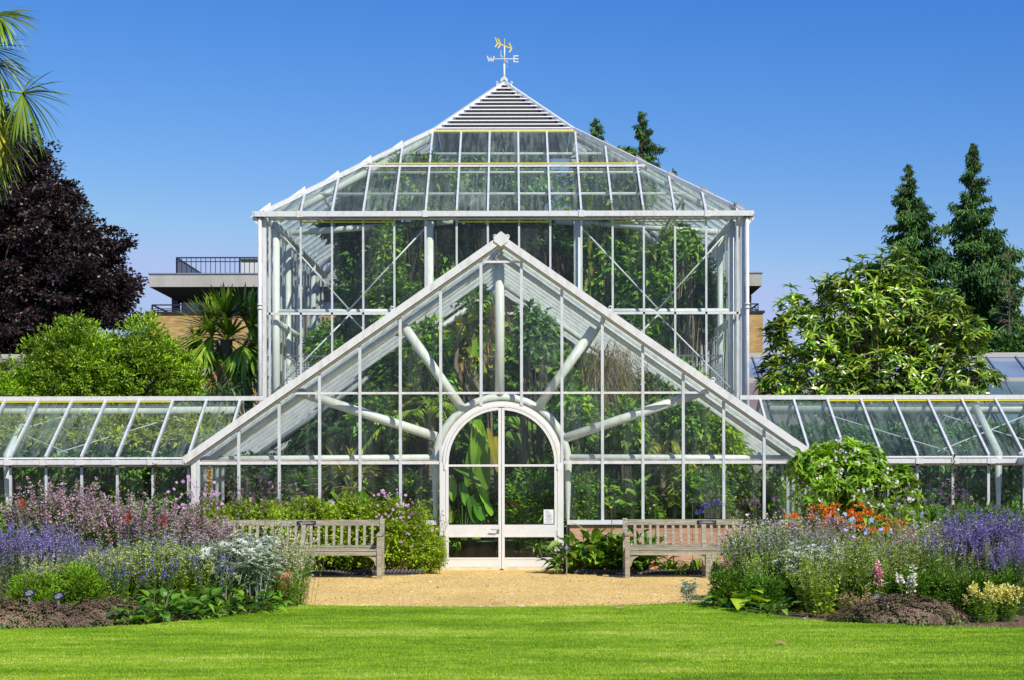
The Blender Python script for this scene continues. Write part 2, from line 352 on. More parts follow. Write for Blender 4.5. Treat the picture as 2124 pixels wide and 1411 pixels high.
def grassmat(name, blade):
    m, nt, out = newmat(name)
    f = noise(nt, .55, 7, posmap(nt, (.5, 1.7, 1)), .72); f2 = noise(nt, 7, 5, posmap(nt, (.35, 1.3, 1)), .75)
    c = ramp(nt, math2(nt, 'ADD', math2(nt, 'MULTIPLY', f, .6), math2(nt, 'MULTIPLY', f2, .4)), [(.41, (.19, .34, .012)), (.48, (.30, .50, .02)), (.54, (.42, .60, .035)), (.61, (.60, .71, .13))])
    if blade:
        g = nt.nodes.new('ShaderNodeNewGeometry'); v = ramp(nt, g.outputs['Random Per Island'], [(0, (.66, .72, .6)), (.6, (1, 1, 1)), (.93, (1.15, 1.12, 1.1)), (.98, (1.5, 1.2, 2.))])
        c = mixc(nt, 1., c, v, 'MULTIPLY')
    else: c = mixc(nt, 1., c, (.6, .62, .6), 'MULTIPLY')
    b = nd(nt, 'ShaderNodeBsdfPrincipled', Roughness=.6); b.inputs['Specular IOR Level'].default_value = .2; lk(nt, c, b.inputs['Base Color'])
    t = nd(nt, 'ShaderNodeBsdfTranslucent'); lk(nt, c, t.inputs['Color'])
    mx = nd(nt, 'ShaderNodeMixShader', Fac=.3 if blade else 0.); lk(nt, b.outputs[0], mx.inputs[1]); lk(nt, t.outputs[0], mx.inputs[2])
    lk(nt, mx.outputs[0], out.inputs['Surface']); return m
sheet('ground', [(-1500, -60), (1500, -60), (1500, 2500), (-1500, 2500)], -.02, GROUND)
sheet('gravel_path', [(-30, 15), (30, 15), (30, 31), (-30, 31)], 0., GRAVEL)
mb = MB(); pts = [(x, y) for x, y in EDGE] + [(26, -8), (-26, -8)]
poly(mb, [(x, y, .022) for x, y in pts]); n = len(EDGE)
for i in range(n - 1):
    a, b2 = EDGE[i], EDGE[i + 1]; mb.add([(a[0], a[1], -.01), (b2[0], b2[1], -.01), (b2[0], b2[1], .022), (a[0], a[1], .022)], [[0, 1, 2, 3]], 1)
setp(mb.build('lawn', [grassmat('lawn_base', False), SOIL]), kind='structure')
mb = MB(); NB = 560000
y = 12.4 + (20.3 - 12.4) * U(0, 1, NB) ** 1.0; x = U(-1, 1, NB) * (y * .36) + CAMX
k = y < edgeD(x) + .015; x, y = x[k], y[k]
P = np.stack([x, y, np.full(len(x), .018)], 1); d = rng.normal(size=P.shape) * .45; d[:, 2] = 1
hgt = U(.010, .024, len(P)); tip = P + nz(d) * hgt[:, None]; sd = rv(len(P)); sd[:, 2] = 0; sd = nz(sd) * .0045
V = np.stack([P - sd, P + sd, tip], 1).reshape(-1, 3); mb.add(V, np.arange(len(V)).reshape(-1, 3))
gr = mb.build('grass', grassmat('grass_blade', True)); setp(gr, 'short mown bright green grass covering the lawn', 'grass', kind='stuff')

mb = MB(); n = 9000; y = U(20.05, 27.6, n); x = U(-5.2, 5.2, n); edge_ = rng.random(n) < .45; y = np.where(edge_, edgeD(x) + np.abs(rng.normal(size=n)) * .25, y)
sz = U(.005, .014, n) * (1 + (rng.random(n) > .97) * 1.2); inst(mb, T_OCT, np.c_[x, y, sz * .3], rv(n), rv(n), sz * 1.6, sz * 1.3, 0, sz)
setp(mb.build('loose_stones', leafmat('stone_chips', [(.30, .20, .10), (.62, .45, .22), (.80, .66, .42), (.85, .80, .68)], 0, .8)), 'loose pale stone chips scattered over the gravel path', 'gravel', kind='stuff')
# border soil, flush sheets 4 mm apart
def bed(name, pts, z=.006, clods=1500):
    mb = MB(); poly(mb, [(x, y, z) for x, y in pts])
    p = np.array(pts); x0, y0 = p.min(0); x1, y1 = p.max(0)
    Q = np.stack([U(x0, x1, clods * 3), U(y0, y1, clods * 3)], 1)
    ins = np.zeros(len(Q), bool); j = len(p) - 1
    for i in range(len(p)):
        c = ((p[i, 1] > Q[:, 1]) != (p[j, 1] > Q[:, 1])) & (Q[:, 0] < (p[j, 0] - p[i, 0]) * (Q[:, 1] - p[i, 1]) / (p[j, 1] - p[i, 1] + 1e-9) + p[i, 0]); ins ^= c; j = i
    Q = Q[ins][:clods]; s = U(.015, .07, len(Q))
    inst(mb, T_OCT, np.c_[Q, np.full(len(Q), z)], rv(len(Q)), rv(len(Q)), s, s, 0, s * .7)
    return setp(mb.build(name, SOIL), kind='structure')
eL = [tuple(e) for e in EDGE if e[0] < -2.2]; eR = [tuple(e) for e in EDGE if e[0] > 2.2]
bed('border_soil', [(x, y + .012) for x, y in eL] + [(-2.30, 20.4), (-2.6, 21.2), (-3.6, 22.6), (-5., 23.6), (-14, 24)], clods=2600)
bed('border_soil', [(x, y + .012) for x, y in eR[::-1]] + [(2.55, 20.6), (3.0, 21.6), (4., 23.2), (5.4, 24.2), (14, 24.4)][::1], clods=2600)
bed('bed_soil', [(-1.12, 27.7), (-14, 27.7), (-14, 26.3), (-5, 26.3), (-1.5, 26.35), (-1.2, 26.7)], clods=900)
bed('bed_soil', [(1.05, 27.7), (1.12, 26.9), (1.35, 26.4), (5, 26.3), (14, 25), (14, 27.7)], clods=900)
bed('bed_soil', [(-5.1, 27.75), (-14, 27.75), (-14, 31.4), (-5.1, 31.4)], .010, 900)
bed('bed_soil', [(5.1, 27.75), (14, 27.75), (14, 31.4), (5.1, 31.4)], .010, 900)
mb = MB(); box(mb, -4.95, 4.95, 27.95, 46, -.01, .012); setp(mb.build('greenhouse_floor', SOIL), kind='structure')

# ================================================================ greenhouses
PX = [.3265 + .653 * k for k in range(8)]
GX = sorted([-x for x in PX] + PX)           # vertical glazing lines, 0.653 m apart
def obj1(name, mats, parent, fn):
    mb = MB(); fn(mb); return mb.build(name, mats, parent)
def onebar(name, a, b, w, h, mat, parent, up=(0, 0, 1), off=0):
    mb = MB(); bar(mb, a, b, w, h, up, 0, off); return mb.build(name, mat, parent)
def clip(pts, f):
    """keep the part of polygon (x,z) where f(x,z) >= 0"""
    out = []
    for i in range(len(pts)):
        a, b = pts[i], pts[(i + 1) % len(pts)]; fa, fb = f(*a), f(*b)
        if fa >= 0: out.append(a)
        if (fa >= 0) != (fb >= 0):
            t = fa / (fa - fb); out.append((a[0] + t * (b[0] - a[0]), a[1] + t * (b[1] - a[1])))
    return out
# ---------- front gable house
YF, YM = 27.8, 36.
HW, ZE, ZA = 5.04, 1.79, 5.30
SL = (ZA - ZE) / HW
rake = lambda x: ZA - SL * abs(x)
G = thing('greenhouse', 'front white gabled glasshouse with the arched double door', 'greenhouse', (0, YF, 0))
G.location = (0, 0, 0)
def pane(name, poly2, y, mat, parent):
    if len(poly2) < 3: return
    mb = MB(); poly(mb, [(x, y, z) for x, z in poly2]); return mb.build(name, mat, parent)
ZR = [.80, 1.72, 2.86, 4.98]
RD = 1.0; ZS = 1.73
for i in range(15):
    x0, x1 = GX[i] + .022, GX[i + 1] - .022
    mid = abs(x0 + x1) / 2 < .95
    rows = [(ZR[0] + .03, ZR[1] - .02), (ZR[1] + .06, ZR[2] - .02), (ZR[2] + .02, ZR[3] - .02 if abs(x0 + x1) < .1 else 9), (ZR[3] + .02, 9)]
    for r, (z0, z1) in enumerate(rows):
        if mid and r == 0: continue
        if r == 3 and abs(x0 + x1) > .1: continue
        p = [(x0, z0), (x1, z0), (x1, min(z1, 6)), (x0, min(z1, 6))]
        if mid and r == 1:
            xs = np.linspace(x0, x1, 9); p = [(x, ZS + math.sqrt(max(RD ** 2 - x * x, 0))) for x in xs] + [(x1, z1), (x0, z1)]
        p = clip(p, lambda x, z: (ZA - .10 - SL * x) - z); p = clip(p, lambda x, z: (ZA - .10 + SL * x) - z) if p else p
        if len(p) >= 3: pane('window_pane', p, YF, GLASS, G)
for x in GX:
    top = rake(x) - .08; z0 = .80
    if abs(x) < .4: z0 = ZS + math.sqrt(RD ** 2 - x * x) - .02
    elif abs(x) < 1.: z0 = .0
    onebar('mullion', (x, YF - .02, z0), (x, YF - .02, top), .046, .06, BARW, G, (0, 1, 0))
for z, h in ((1.735, .05), (2.86, .035)):
    hx = (ZA - z - .1) / SL if z > 2 else 4.9
    if z < 2:
        for s in (-1, 1): onebar('transom', (s * 1.01, YF - .012, z), (s * hx, YF - .012, z), .05, h, WHITE, G)
    else: onebar('transom', (-hx, YF - .012, z), (hx, YF - .012, z), .05, h, WHITE, G)
onebar('transom', (-.3, YF - .012, ZR[3]), (.3, YF - .012, ZR[3]), .05, .035, WHITE, G)
for s in (-1, 1):
    onebar('rusty_ledge', (s * 1.03, YF + .03, 1.775), (s * 4.88, YF + .03, 1.775), .05, .014, RUST, G)
    # rake board with a shadow lip, eaves beam, corner post, dwarf wall and sill
    a = np.array([s * (HW + .06), YF - .10, rake(HW + .06) + .0]); b = np.array([-s * .0, YF - .10, ZA])
    onebar('rake_board', a, b, .12, .115, WHITE, G, (0, 0, 1), .03)
    onebar('rake_trim', a + [0, .05, 0], b + [0, .05, 0], .06, .035, CREAM, G, (0, 0, 1), -.05)
    onebar('corner_post', (s * 4.965, YF + .01, 0), (s * 4.965, YF + .01, ZE - .02), .10, .10, WHITE, G, (0, 1, 0))
    onebar('eaves_beam', (s * (HW + .02), YF - .02, ZE - .03), (s * (HW + .02), YM, ZE - .03), .16, .10, WHITE, G)
    for t in (.02, .345, .67):
        p = b + (a - b) * t; p = p + np.array([0, .0, .10])
        mbb = MB(); ang = np.linspace(0, 2 * math.pi, 9); ring = np.stack([p[0] + .028 * np.cos(ang), np.full(9, p[1]), p[2] + .05 + .028 * np.sin(ang)], 1)
        tube(mbb, ring, .012, 5, cap=False); bar(mbb, p - [0, 0, .03], p + [0, 0, .03], .04, .02, (0, 1, 0)); mbb.build('lifting_eye', WHITE, G)
    x0, x1 = s * 1.10, s * 5.0
    mbb = MB(); box(mbb, min(x0, x1), max(x0, x1), YF - .02, YF + .2, 0, .73); mbb.build('dwarf_wall', BRICK, G)
    mbb = MB(); box(mbb, min(x0, x1) - .04 * (s > 0), max(x0, x1) + .04 * (s < 0), YF - .075, YF + .22, .732, .80); mbb.build('sill', WHITE, G)
    mbb = MB(); box(mbb, s * 5.04 - .04, s * 5.04 + .04, YF + .1, 31.5, 0, .73); mbb.build('dwarf_wall', BRICK, G)
    mbb = MB(); mbb.add([(s * 5.03, YF + .1, .75), (s * 5.03, 31.5, .75), (s * 5.03, 31.5, ZE - .06), (s * 5.03, YF + .1, ZE - .06)], [[0, 1, 2, 3]]); mbb.build('window_pane', GLASSS, G)
    for j in range(1, 6): onebar('mullion', (s * 5.03, YF + .1 + j * .6, .75), (s * 5.03, YF + .1 + j * .6, ZE - .08), .05, .05, WHITE, G, (0, 1, 0))
    for j in range(13):     # roof bars and panes
        y0 = YF + .08 + j * .64
        onebar('roof_bar', (s * HW, y0, rake(HW) - .03), (s * .03, y0, ZA - .03), .04, .06, WHITE, G)
        if j < 12:
            mbb = MB(); mbb.add([(s * HW, y0 + .03, rake(HW)), (s * .03, y0 + .03, ZA - .02), (s * .03, y0 + .61, ZA - .02), (s * HW, y0 + .61, rake(HW))], [[0, 1, 2, 3]]); mbb.build('window_pane', GLASSR, G)
    for t in (.33, .66):
        onebar('purlin', (s * HW * t, YF + .1, rake(HW * t) - .09), (s * HW * t, YM, rake(HW * t) - .09), .05, .06, CREAM, G)
# ridge cap: peaked block at the front
mbb = MB(); bar(mbb, (0, YF - .1, ZA + .06), (0, YM, ZA + .06), .1, .08); mbb.build('ridge', WHITE, G)
mbb = MB(); v = [(-.115, ZA - .01), (0, ZA - .09), (.115, ZA - .01), (.115, ZA + .065), (0, ZA + .155), (-.115, ZA + .065)]
mbb.add([(x, YF - .18, z) for x, z in v] + [(x, YF - .06, z) for x, z in v], [[0, 1, 2, 3, 4, 5], [11, 10, 9, 8, 7, 6]]); k = mbb.n - 12
mbb.F.append((np.array([[i, i + 6, (i + 1) % 6 + 6, (i + 1) % 6] for i in range(6)]), 0)); mbb.build('ridge_cap', WHITE, G)
# steel frames behind the glass
def arcpts(r, zc, y, n=17, a0=0, a1=math.pi): return [(r * math.cos(a), y, zc + r * math.sin(a)) for a in np.linspace(a0, a1, n)]
YT = YF + .26
mbb = MB(); tube(mbb, [(1.08, YT, 0)] + arcpts(1.08, 1.72, YT) + [(-1.08, YT, 0)], .068, 12); mbb.build('steel_arch', CREAM, G, True)
def strut(p0, p1, y, r=.078, name='steel_tube'):
    mbb = MB(); tube(mbb, [W(*p0, y), W(*p1, y)], r, 12); return mbb.build(name, CREAM, G, True)
strut((1037, 545), (1037, 822), YT); strut((838, 676), (962, 852), YT); strut((1232, 682), (1112, 852), YT)
strut((618, 812), (905, 906), YT); strut((1445, 818), (1170, 910), YT)
strut((415, 953), (908, 950), YT, .06); strut((1165, 950), (1668, 953), YT, .06)
for s in (-1, 1):
    for yy in (YT, 32.2):
        mbb = MB(); tube(mbb, [(s * 4.85, yy, rake(4.85) - .20), (0, yy, ZA - .20)], .055, 10); mbb.build('steel_tube', CREAM, G, True)
# arched double door
def door_leaf(s):
    D_ = bpy.data.objects.new('door', None); COL.objects.link(D_); D_.parent = G
    y0 = YF - .03; r = .90
    mbb = MB(); w = .046
    # frame: outer jamb, meeting stile, rails and the quarter arch
    def b_(x0, x1, z0, z1, yo=0): box(mbb, min(s * x0, s * x1), max(s * x0, s * x1), y0 - .025 + yo, y0 + .025 + yo, z0, z1)
    b_(.004, .004 + w, .02, ZS + r - .01); b_(r - w, r, .02, ZS)
    b_(.004 + w, r - w, .05, .17, .002); b_(.004 + w, r - w, .56, .73, .002); b_(.004 + w, r - w, ZS - .06, ZS - .025, .002)
    b_(.004 + w, r - w, .17, .20, -.004); b_(.004 + w, r - w, .53, .56, -.004)
    A = np.linspace(0, math.pi / 2 - .06, 15)
    for a, c in zip(A[:-1], A[1:]):
        q = [(s * rr * math.cos(t), ZS + rr * math.sin(t)) for rr, t in ((r - w, a), (r, a), (r, c), (r - w, c))]
        mbb.add([(x, y0 - .025, z) for x, z in q] + [(x, y0 + .025, z) for x, z in q], [[0, 1, 2, 3], [7, 6, 5, 4], [0, 3, 7, 4], [1, 5, 6, 2]])
    f = mbb.build('frame', DOORW, D_)
    mbb = MB(); box(mbb, min(s * .03, s * r), max(s * .03, s * r), y0 - .02, y0 + .02, .0, .048); mbb.build('threshold_plate', surf('worn_cream', [(.55, .45, .2), (.8, .76, .6)], 6, .6, stretch=(1, 1, 6)), D_)
    for z0, z1 in ((.20, .53), (.73, ZS - .06)):
        pane('glass_panel', [(s * (.003 + w), z0), (s * (r - w), z0), (s * (r - w), z1), (s * (.003 + w), z1)], y0, GLASSD, D_)
    q = [(s * (.003 + w), ZS - .025)] + [(s * (r - w + .005) * math.cos(t), ZS + (r - w + .005) * math.sin(t)) for t in np.linspace(0, math.pi / 2 - .075, 14)]
    pane('glass_panel', q, y0, GLASSD, D_)
    if s < 0:
        mbb = MB(); bar(mbb, (-.05, y0 - .035, .66), (-.05, y0 - .035, .60), .03, .012, (0, 1, 0)); tube(mbb, [(-.05, y0 - .03, .655), (-.05, y0 - .085, .655), (-.06, y0 - .09, .655), (-.175, y0 - .09, .66)], .011, 6); mbb.build('handle', GREYMETAL, D_)
    else:
        N_ = MB(); box(N_, .68, .84, y0 - .012, y0 - .008, .745, .975); N_ = N_.build('notice', surf('paper', [(.75, .77, .76)], rough=.7), D_)
        mm = MB()
        for i in range(9):
            z = .95 - i * .022; a = .705 + U(0, .02); bar(mm, (a, y0 - .0135, z), (a + U(.06, .11), y0 - .0135, z), .004, .006, (0, 0, 1))
        # a small pale picture block in the middle of the notice
        bar(mm, (.735, y0 - .0137, .865), (.79, y0 - .0137, .865), .002, .05, (0, 0, 1), 1)
        o = mm.build('notice_print', [surf('grey_print', [(.35, .37, .40)], rough=.8), surf('pink_print', [(.62, .5, .5)], rough=.8)], D_)
    for z in (.55, 1.62):
        mbb = MB(); box(mbb, min(s * .9, s * .925), max(s * .9, s * .925), y0 - .045, y0 - .02, z, z + .1); mbb.build('hinge', DOORW, D_)
door_leaf(-1); door_leaf(1)
mbb = MB()
for s in (-1, 1): box(mbb, min(s * .905, s * .995), max(s * .905, s * .995), YF - .056, YF + .06, 0, ZS)
A = np.linspace(0, math.pi, 41)
for r0, r1, yy, y2 in ((.905, .945, -.06, .05), (.945, .995, -.035, .05)):
    for a, c in zip(A[:-1], A[1:]):
        q = [(rr * math.cos(t), ZS + rr * math.sin(t)) for rr, t in ((r0, a), (r1, a), (r1, c), (r0, c))]
        mbb.add([(x, YF + yy, z) for x, z in q] + [(x, YF + y2, z) for x, z in q], [[3, 2, 1, 0], [4, 5, 6, 7], [0, 4, 7, 3], [1, 2, 6, 5]])
mbb.build('door_frame', DOORW, G)

# ---------- tall square house
M = thing('greenhouse', 'tall square glasshouse with louvred pyramid roof and weather vane', 'greenhouse')
MW, MC = 5.03, YM + 5.03          # half width, centre y
ZM1, ZEM = 4.90, 7.0
T1, T2 = 1.87, 3.41; PR = .692
def roofz(t): return ZEM + PR * t
CORN = [np.array([0, 0])]
def place4(fn):      # the four sides: fn(transform, index); side 0 is the front
    for s in range(4):
        a = s * math.pi / 2; c, sn = round(math.cos(a)), round(math.sin(a))
        yield s, (lambda x, t, z, c=c, sn=sn: (c * x - sn * (t - MW), MC + sn * x + c * (t - MW), z))   # x along the side, t inward
rest_m, rest_p, rest_r = MB(), MB(), MB()
for s, q in place4(None):
    front = s == 0
    for i in range(15):
        x0, x1 = GX[i] + .02, GX[i + 1] - .02
        for z0, z1 in ((.75, ZM1 - .03), (ZM1 + .03, ZEM - .12)):
            pl = [q(x0, 0, z0), q(x1, 0, z0), q(x1, 0, z1), q(x0, 0, z1)]
            if front and z0 < 1: pl = [q(x0, 0, max(z0, 1.6)), q(x1, 0, max(z0, 1.6)), q(x1, 0, z1), q(x0, 0, z1)]
            if front: mb = MB(); poly(mb, pl); mb.build('window_pane', GLASSM, M)
            else: poly(rest_p, pl)
        for r, (t0, t1) in enumerate(((.03, T1 - .03), (T1 + .03, T2))):
            # polygon in (x, t) clipped by the two hips
            p = clip([(x0, t0), (x1, t0), (x1, t1), (x0, t1)], lambda x, t: (MW - .04 - x) - t); p = clip(p, lambda x, t: (MW - .04 + x) - t) if p else p
            if len(p) < 3: continue
            lift = .05 if r else .0
            pl = [q(x, t, roofz(t) + lift) for x, t in p]
            if front: mb = MB(); poly(mb, pl); mb.build('roof_pane', GLASSR, M)
            else: poly(rest_r, pl)
    for j, x in enumerate(GX):
        post = j in (5, 10)
        tt = min(T2, MW - abs(x))
        a, b = q(x, .0, 0 if not front else 1.6), q(x, .0, ZEM - .05)
        upv = np.array(q(0, -1, 0)) - np.array(q(0, 0, 0))
        if front: onebar('mullion', a, b, .042, .05, BARW, M, upv, .01)
        else: bar(rest_m, a, b, .05, .06, upv, 0, .01)
        r0, r1 = q(x, .0, roofz(0) + .02), q(x, tt, roofz(tt) + .02)
        if front:
            onebar('roof_bar', r0, r1, .042, .07, BARW, M)
            if abs(x) > 1.65:     # raised fin where the bar meets the hip
                e = q(x, tt, roofz(tt)); g2 = q(x - .42 * -np.sign(x) * 1, tt - .42, roofz(tt - .42)); g2 = q(np.sign(x) * (abs(x) + .40), tt - .40, roofz(tt - .40) + .05)
                mb = MB(); mb.add([np.array(e) + [0, -.03, .02], np.array(e) + [0, -.03, .16], np.array(g2), np.array(e) + [0, .03, .02], np.array(e) + [0, .03, .16]], [[0, 2, 1], [3, 4, 2], [1, 2, 4]]); mb.build('hip_fin', WHITE, M)
        else: bar(rest_m, r0, r1, .045, .08)
    L = lambda name, x0, x1, t, z, w_, h_, mat: (onebar(name, q(x0, t, z), q(x1, t, z), w_, h_, mat, M) if front else bar(rest_m, q(x0, t, z), q(x1, t, z), w_, h_))
    L('transom', -4.95, 4.95, -.005, ZM1, .06, .05, WHITE)
    L('top_rail', -4.9, 4.9, -.002, ZEM - .12, .05, .04, CREAM)
    L('gutter', -MW - .16, MW + .16, -.10, ZEM - .035, .20, .11, WHITE)
    L('roof_rail', -(MW - T1) + .05, (MW - T1) - .05, T1, roofz(T1) + .03, .05, .05, WHITE)
    L('louvre_sill', -(MW - T2), (MW - T2), T2, roofz(T2) + .03, .08, .07, WHITE)
    if front:
        for x0, x1 in ((-4.24, -2.29), (-.98, .98 + .0), (2.29, 4.24)): onebar('ventilator_seal', q(x0, -.05, ZEM - .19), q(x1, -.05, ZEM - .19), .03, .026, YELLOW, M)
        onebar('ventilator_seal', q(-2.95, T1 - .0, roofz(T1) + .085), q(2.95, T1 - .0, roofz(T1) + .085), .03, .026, YELLOW, M)
        onebar('ventilator_seal', q(-1.6, T2 - .06, roofz(T2) + .02), q(1.6, T2 - .06, roofz(T2) + .02), .03, .03, YELLOW, M)
        for x in (-4.25, -1.63, 1.63, 4.25): onebar('gutter_clip', q(x - .06, -.205, ZEM - .035), q(x + .06, -.205, ZEM - .035), .02, .135, WHITE, M)
    # louvre slats on the small pyramid
    T3 = MW; ZP0 = roofz(T2) + .06; ZPA = 10.86
    mb = MB(); nsl = 13
    for k in range(nsl):
        f = (k + .5) / nsl; t = T2 + (T3 - T2) * f; z = ZP0 + (ZPA - ZP0) * f; hw = (MW - t) + .03
        if hw < .06: continue
        a, b = np.array(q(-hw, t, z)), np.array(q(hw, t, z)); o = np.array(q(0, -1, 0)) - np.array(q(0, 0, 0))
        hh = .042
        v = [a + [0, 0, hh * .5] + o * .0, b + [0, 0, hh * .5], b - [0, 0, hh * .5] + o * .09, a - [0, 0, hh * .5] + o * .09]
        v += [p + np.array([0, 0, -.008]) - o * .012 for p in v]
        mb.add(v, [[0, 3, 2, 1], [4, 5, 6, 7], [0, 1, 5, 4], [3, 7, 6, 2]])
    mb.build('louvre', LOUV, M) if front else mb.build('louvre', LOUV, M)
    mb = MB(); mb.add([q(-(MW - T2) + .1, T2 + .1, ZP0), q((MW - T2) - .1, T2 + .1, ZP0), q(0, MW, ZPA - .1)], [[0, 1, 2]]); mb.build('louvre_shade_sheet', DARKV, M)  # near-black sheet added to paint the shade between the slats
# hips
for sx in (-1, 1):
    for sy in (-1, 1):
        P0 = (sx * MW, MC + sy * MW, ZEM + .03); P1 = (sx * (MW - T2), MC + sy * (MW - T2), roofz(T2) + .06); P2 = (0, MC, 10.88)
        onebar('hip_bar', P0, P1, .10, .09, WHITE, M); onebar('hip_bar', P1, P2, .11, .07, WHITE, M)
        px = (sx * (MW - .02), MC + sy * (MW - .02))
        onebar('corner_post', (*px, 0), (*px, ZEM - .1), .085, .085, WHITE, M, (0, 1, 0))
for sx in (-1, 1):     # rainwater pipes with brackets and swept hoppers
    mb = MB(); tube(mb, [(sx * 5.09, YM - .11, 1.5), (sx * 5.09, YM - .11, ZEM - .1)], .042, 10)
    for z in (4.98, 5.06, 2.9): lathe(mb, [(.042, z), (.056, z), (.056, z + .04), (.042, z + .04)], (sx * 5.09, YM - .11, 0), 10)
    mb.build('downpipe', WHITE, M, True)
    onebar('gutter_end', (sx * 5.22, YM - .12, ZEM - .1), (sx * 5.08, YM - .1, ZEM - .26), .08, .03, WHITE, M, (0, 1, 0))
setp(rest_p.build('window_pane', GLASSS, M), kind='stuff'); setp(rest_r.build('roof_pane', GLASSR, M), kind='stuff'); setp(rest_m.build('glazing_bar', WHITE, M), kind='stuff')
# inner steel
def mtube(p0, p1, r=.07, name='steel_tube', mat=CREAM):
    mbb = MB(); tube(mbb, [p0, p1], r, 10); return mbb.build(name, mat, M, True)
yI = YM + .22
for x in (-4.8, -1.56, 1.56, 4.8):
    mtube((x, yI, 0 if abs(x) < 2 else 1.6), (x, yI, ZEM - .15), .085)
mtube((-4.8, yI, ZM1 + .06), (-1.6, yI, ZM1 + .06), .06); mtube((1.6, yI, ZM1 + .06), (4.8, yI, ZM1 + .06), .06)
for s in (-1, 1):
    x0, x1 = s * 4.85, s * 1.66; xm = s * 3.25
    for p0, p1 in (((x0, 6.78), (xm, ZM1 + .1)), ((x1, 6.7), (xm, ZM1 + .1)), ((xm, ZM1 - .02), (x0, 3.25)), ((xm, ZM1 - .02), (x1, 3.25))):
        mtube((p0[0], yI - .08, p0[1]), (p1[0], yI - .08, p1[1]), .017, 'bracing_rod', WHITE)
    for sy in (YM + 2.2, YM + 4.4, YM + 7):
        mtube((s * 4.8, sy, 0), (s * 4.8, sy, ZEM - .15), .07)
    mtube((s * 4.8, YM + .2, ZM1 - .15), (s * 4.8, YM + 9.8, ZM1 - .15), .07); mtube((s * 4.8, YM + .2, ZEM - .2), (s * 4.8, YM + 9.8, ZEM - .2), .07)
    for sy in (-1, 1): mtube((s * 4.8, MC + sy * 4.8, ZEM - .12), (s * 1.7, MC + sy * 1.7, roofz(T2) - .15), .08)
    mtube((s * 4.75, YM + 2.2, ZEM - .1), (s * 1.2, YM + 3.6, ZEM + .35), .07)
    for t in (1.0, 1.9, 2.7):     # purlins seen from below
        mtube((s * (4.95 - t), YM + t + .1, roofz(t) - .1), (s * (4.95 - t), MC + 4.9 - t, roofz(t) - .1), .035)
        if s > 0: mtube((-4.95 + t, YM + t + .05, roofz(t) - .12), (4.95 - t, YM + t + .05, roofz(t) - .12), .035)
    # walkway with a white mesh balustrade
    R_ = bpy.data.objects.new('balustrade', None); COL.objects.link(R_); R_.parent = M
    xa, xb = s * 4.68, s * 3.55; yb = YM + .75; zb, zt = 3.05, 4.06
    mbb = MB(); tube(mbb, [(xa, yb, zt), (xb, yb, zt)], .022, 6); tube(mbb, [(xa, yb, zt), (xa, yb + 7, zt)], .022, 6); tube(mbb, [(xb, yb, zb), (xb, yb, zt)], .03, 6); tube(mbb, [(xa, yb, zb), (xa, yb, zt)], .02, 6)
    mbb.build('handrail', WHITE, R_)
    mbb = MB()
    for k in range(19):
        x = xa + (xb - xa) * (k + .8) / 20; bar(mbb, (x, yb, zb), (x, yb, zt - .12), .007, .007, (0, 1, 0))
    for k in range(16): z = zb + .055 * k; bar(mbb, (xa, yb, z), (xb, yb, z), .007, .007)
    for k in range(60): bar(mbb, (xa, yb + .1 + k * .11, zb), (xa, yb + .1 + k * .11, zt - .12), .007, .007, (0, 1, 0))
    for k in range(12): z = zb + .075 * k; bar(mbb, (xa, yb, z), (xa, yb + 6.8, z), .007, .007)
    mbb.build('mesh_panel', WHITE, R_)
    mbb = MB(); box(mbb, min(s * 4.9, s * 3.4), max(s * 4.9, s * 3.4), YM + .4, YM + 8, 2.95, 3.03); mbb.build('walkway', CREAM, M)
# weather vane
V_ = bpy.data.objects.new('weather_vane', None); COL.objects.link(V_); V_.parent = M
vy = MC
def vp(px, py, dy=0): p = W(px, py, MC); return np.array([p[0] - .0, vy + dy, p[2]])
mb = MB(); tube(mb, [(0, vy, 10.86), (0, vy, 11.32)], .026, 8); tube(mb, [(0, vy, 11.32), (.008, vy, 11.74)], .018, 8); mb.build('pole', WHITE, V_, True)
mb = MB(); tube(mb, [(.008, vy, 11.74), (.01, vy, 11.93)], .009, 6)
a, b = vp(1034, 91, -.05), vp(1063, 100, .05); bar(mb, a, b, .018, .018)
dd = (b - a) / np.linalg.norm(b - a); up = np.array([.15, 0, 1.])
for p, L_ in ((a, .13), (a + dd * .075, .13), (b, .13)):
    for sg in (-1, 1): bar(mb, p, p - dd * .065 + np.array([0, 0, sg * .115]), .012, .03, (1, 0, 0))
mb.build('arrow', GOLD, V_)
mb = MB(); zc = 11.44
bar(mb, (-.24, vy - .0, zc), (.22, vy, zc), .012, .018); bar(mb, (-.07, vy - .25, zc + .02), (.07, vy + .25, zc - .04), .012, .018); mb.build('cross_arm', WHITE, V_)
def stroke(mb, pts, y0, w=.026, ax='x'):
    for (a0, z0), (a1, z1) in zip(pts[:-1], pts[1:]):
        p0, p1 = ((a0, y0, z0), (a1, y0, z1)) if ax == 'x' else ((y0, a0, z0), (y0, a1, z1))
        bar(mb, p0, p1, w, .01, (0, 1, 0) if ax == 'x' else (1, 0, 0))
mb = MB(); E0 = .235; stroke(mb, [(E0, zc - .08), (E0, zc + .08)], vy); 
for z in (-.07, 0, .07): stroke(mb, [(E0, zc + z), (E0 + .11, zc + z)], vy - .003)
mb.build('letter_e', WHITE, V_)
mb = MB(); stroke(mb, [(-.40, zc + .07), (-.355, zc - .08), (-.32, zc + .05), (-.28, zc - .08), (-.235, zc + .07)], vy); mb.build('letter_w', WHITE, V_)
mb = MB(); sN = [(vy - .35, zc - .06), (vy - .35, zc + .10), (vy - .25, zc - .06), (vy - .25, zc + .10)]; stroke(mb, [(y_ + .0, z_ + .02) for y_, z_ in sN], -.075, .024, 'y'); 
mb.build('letter_n', WHITE, V_)
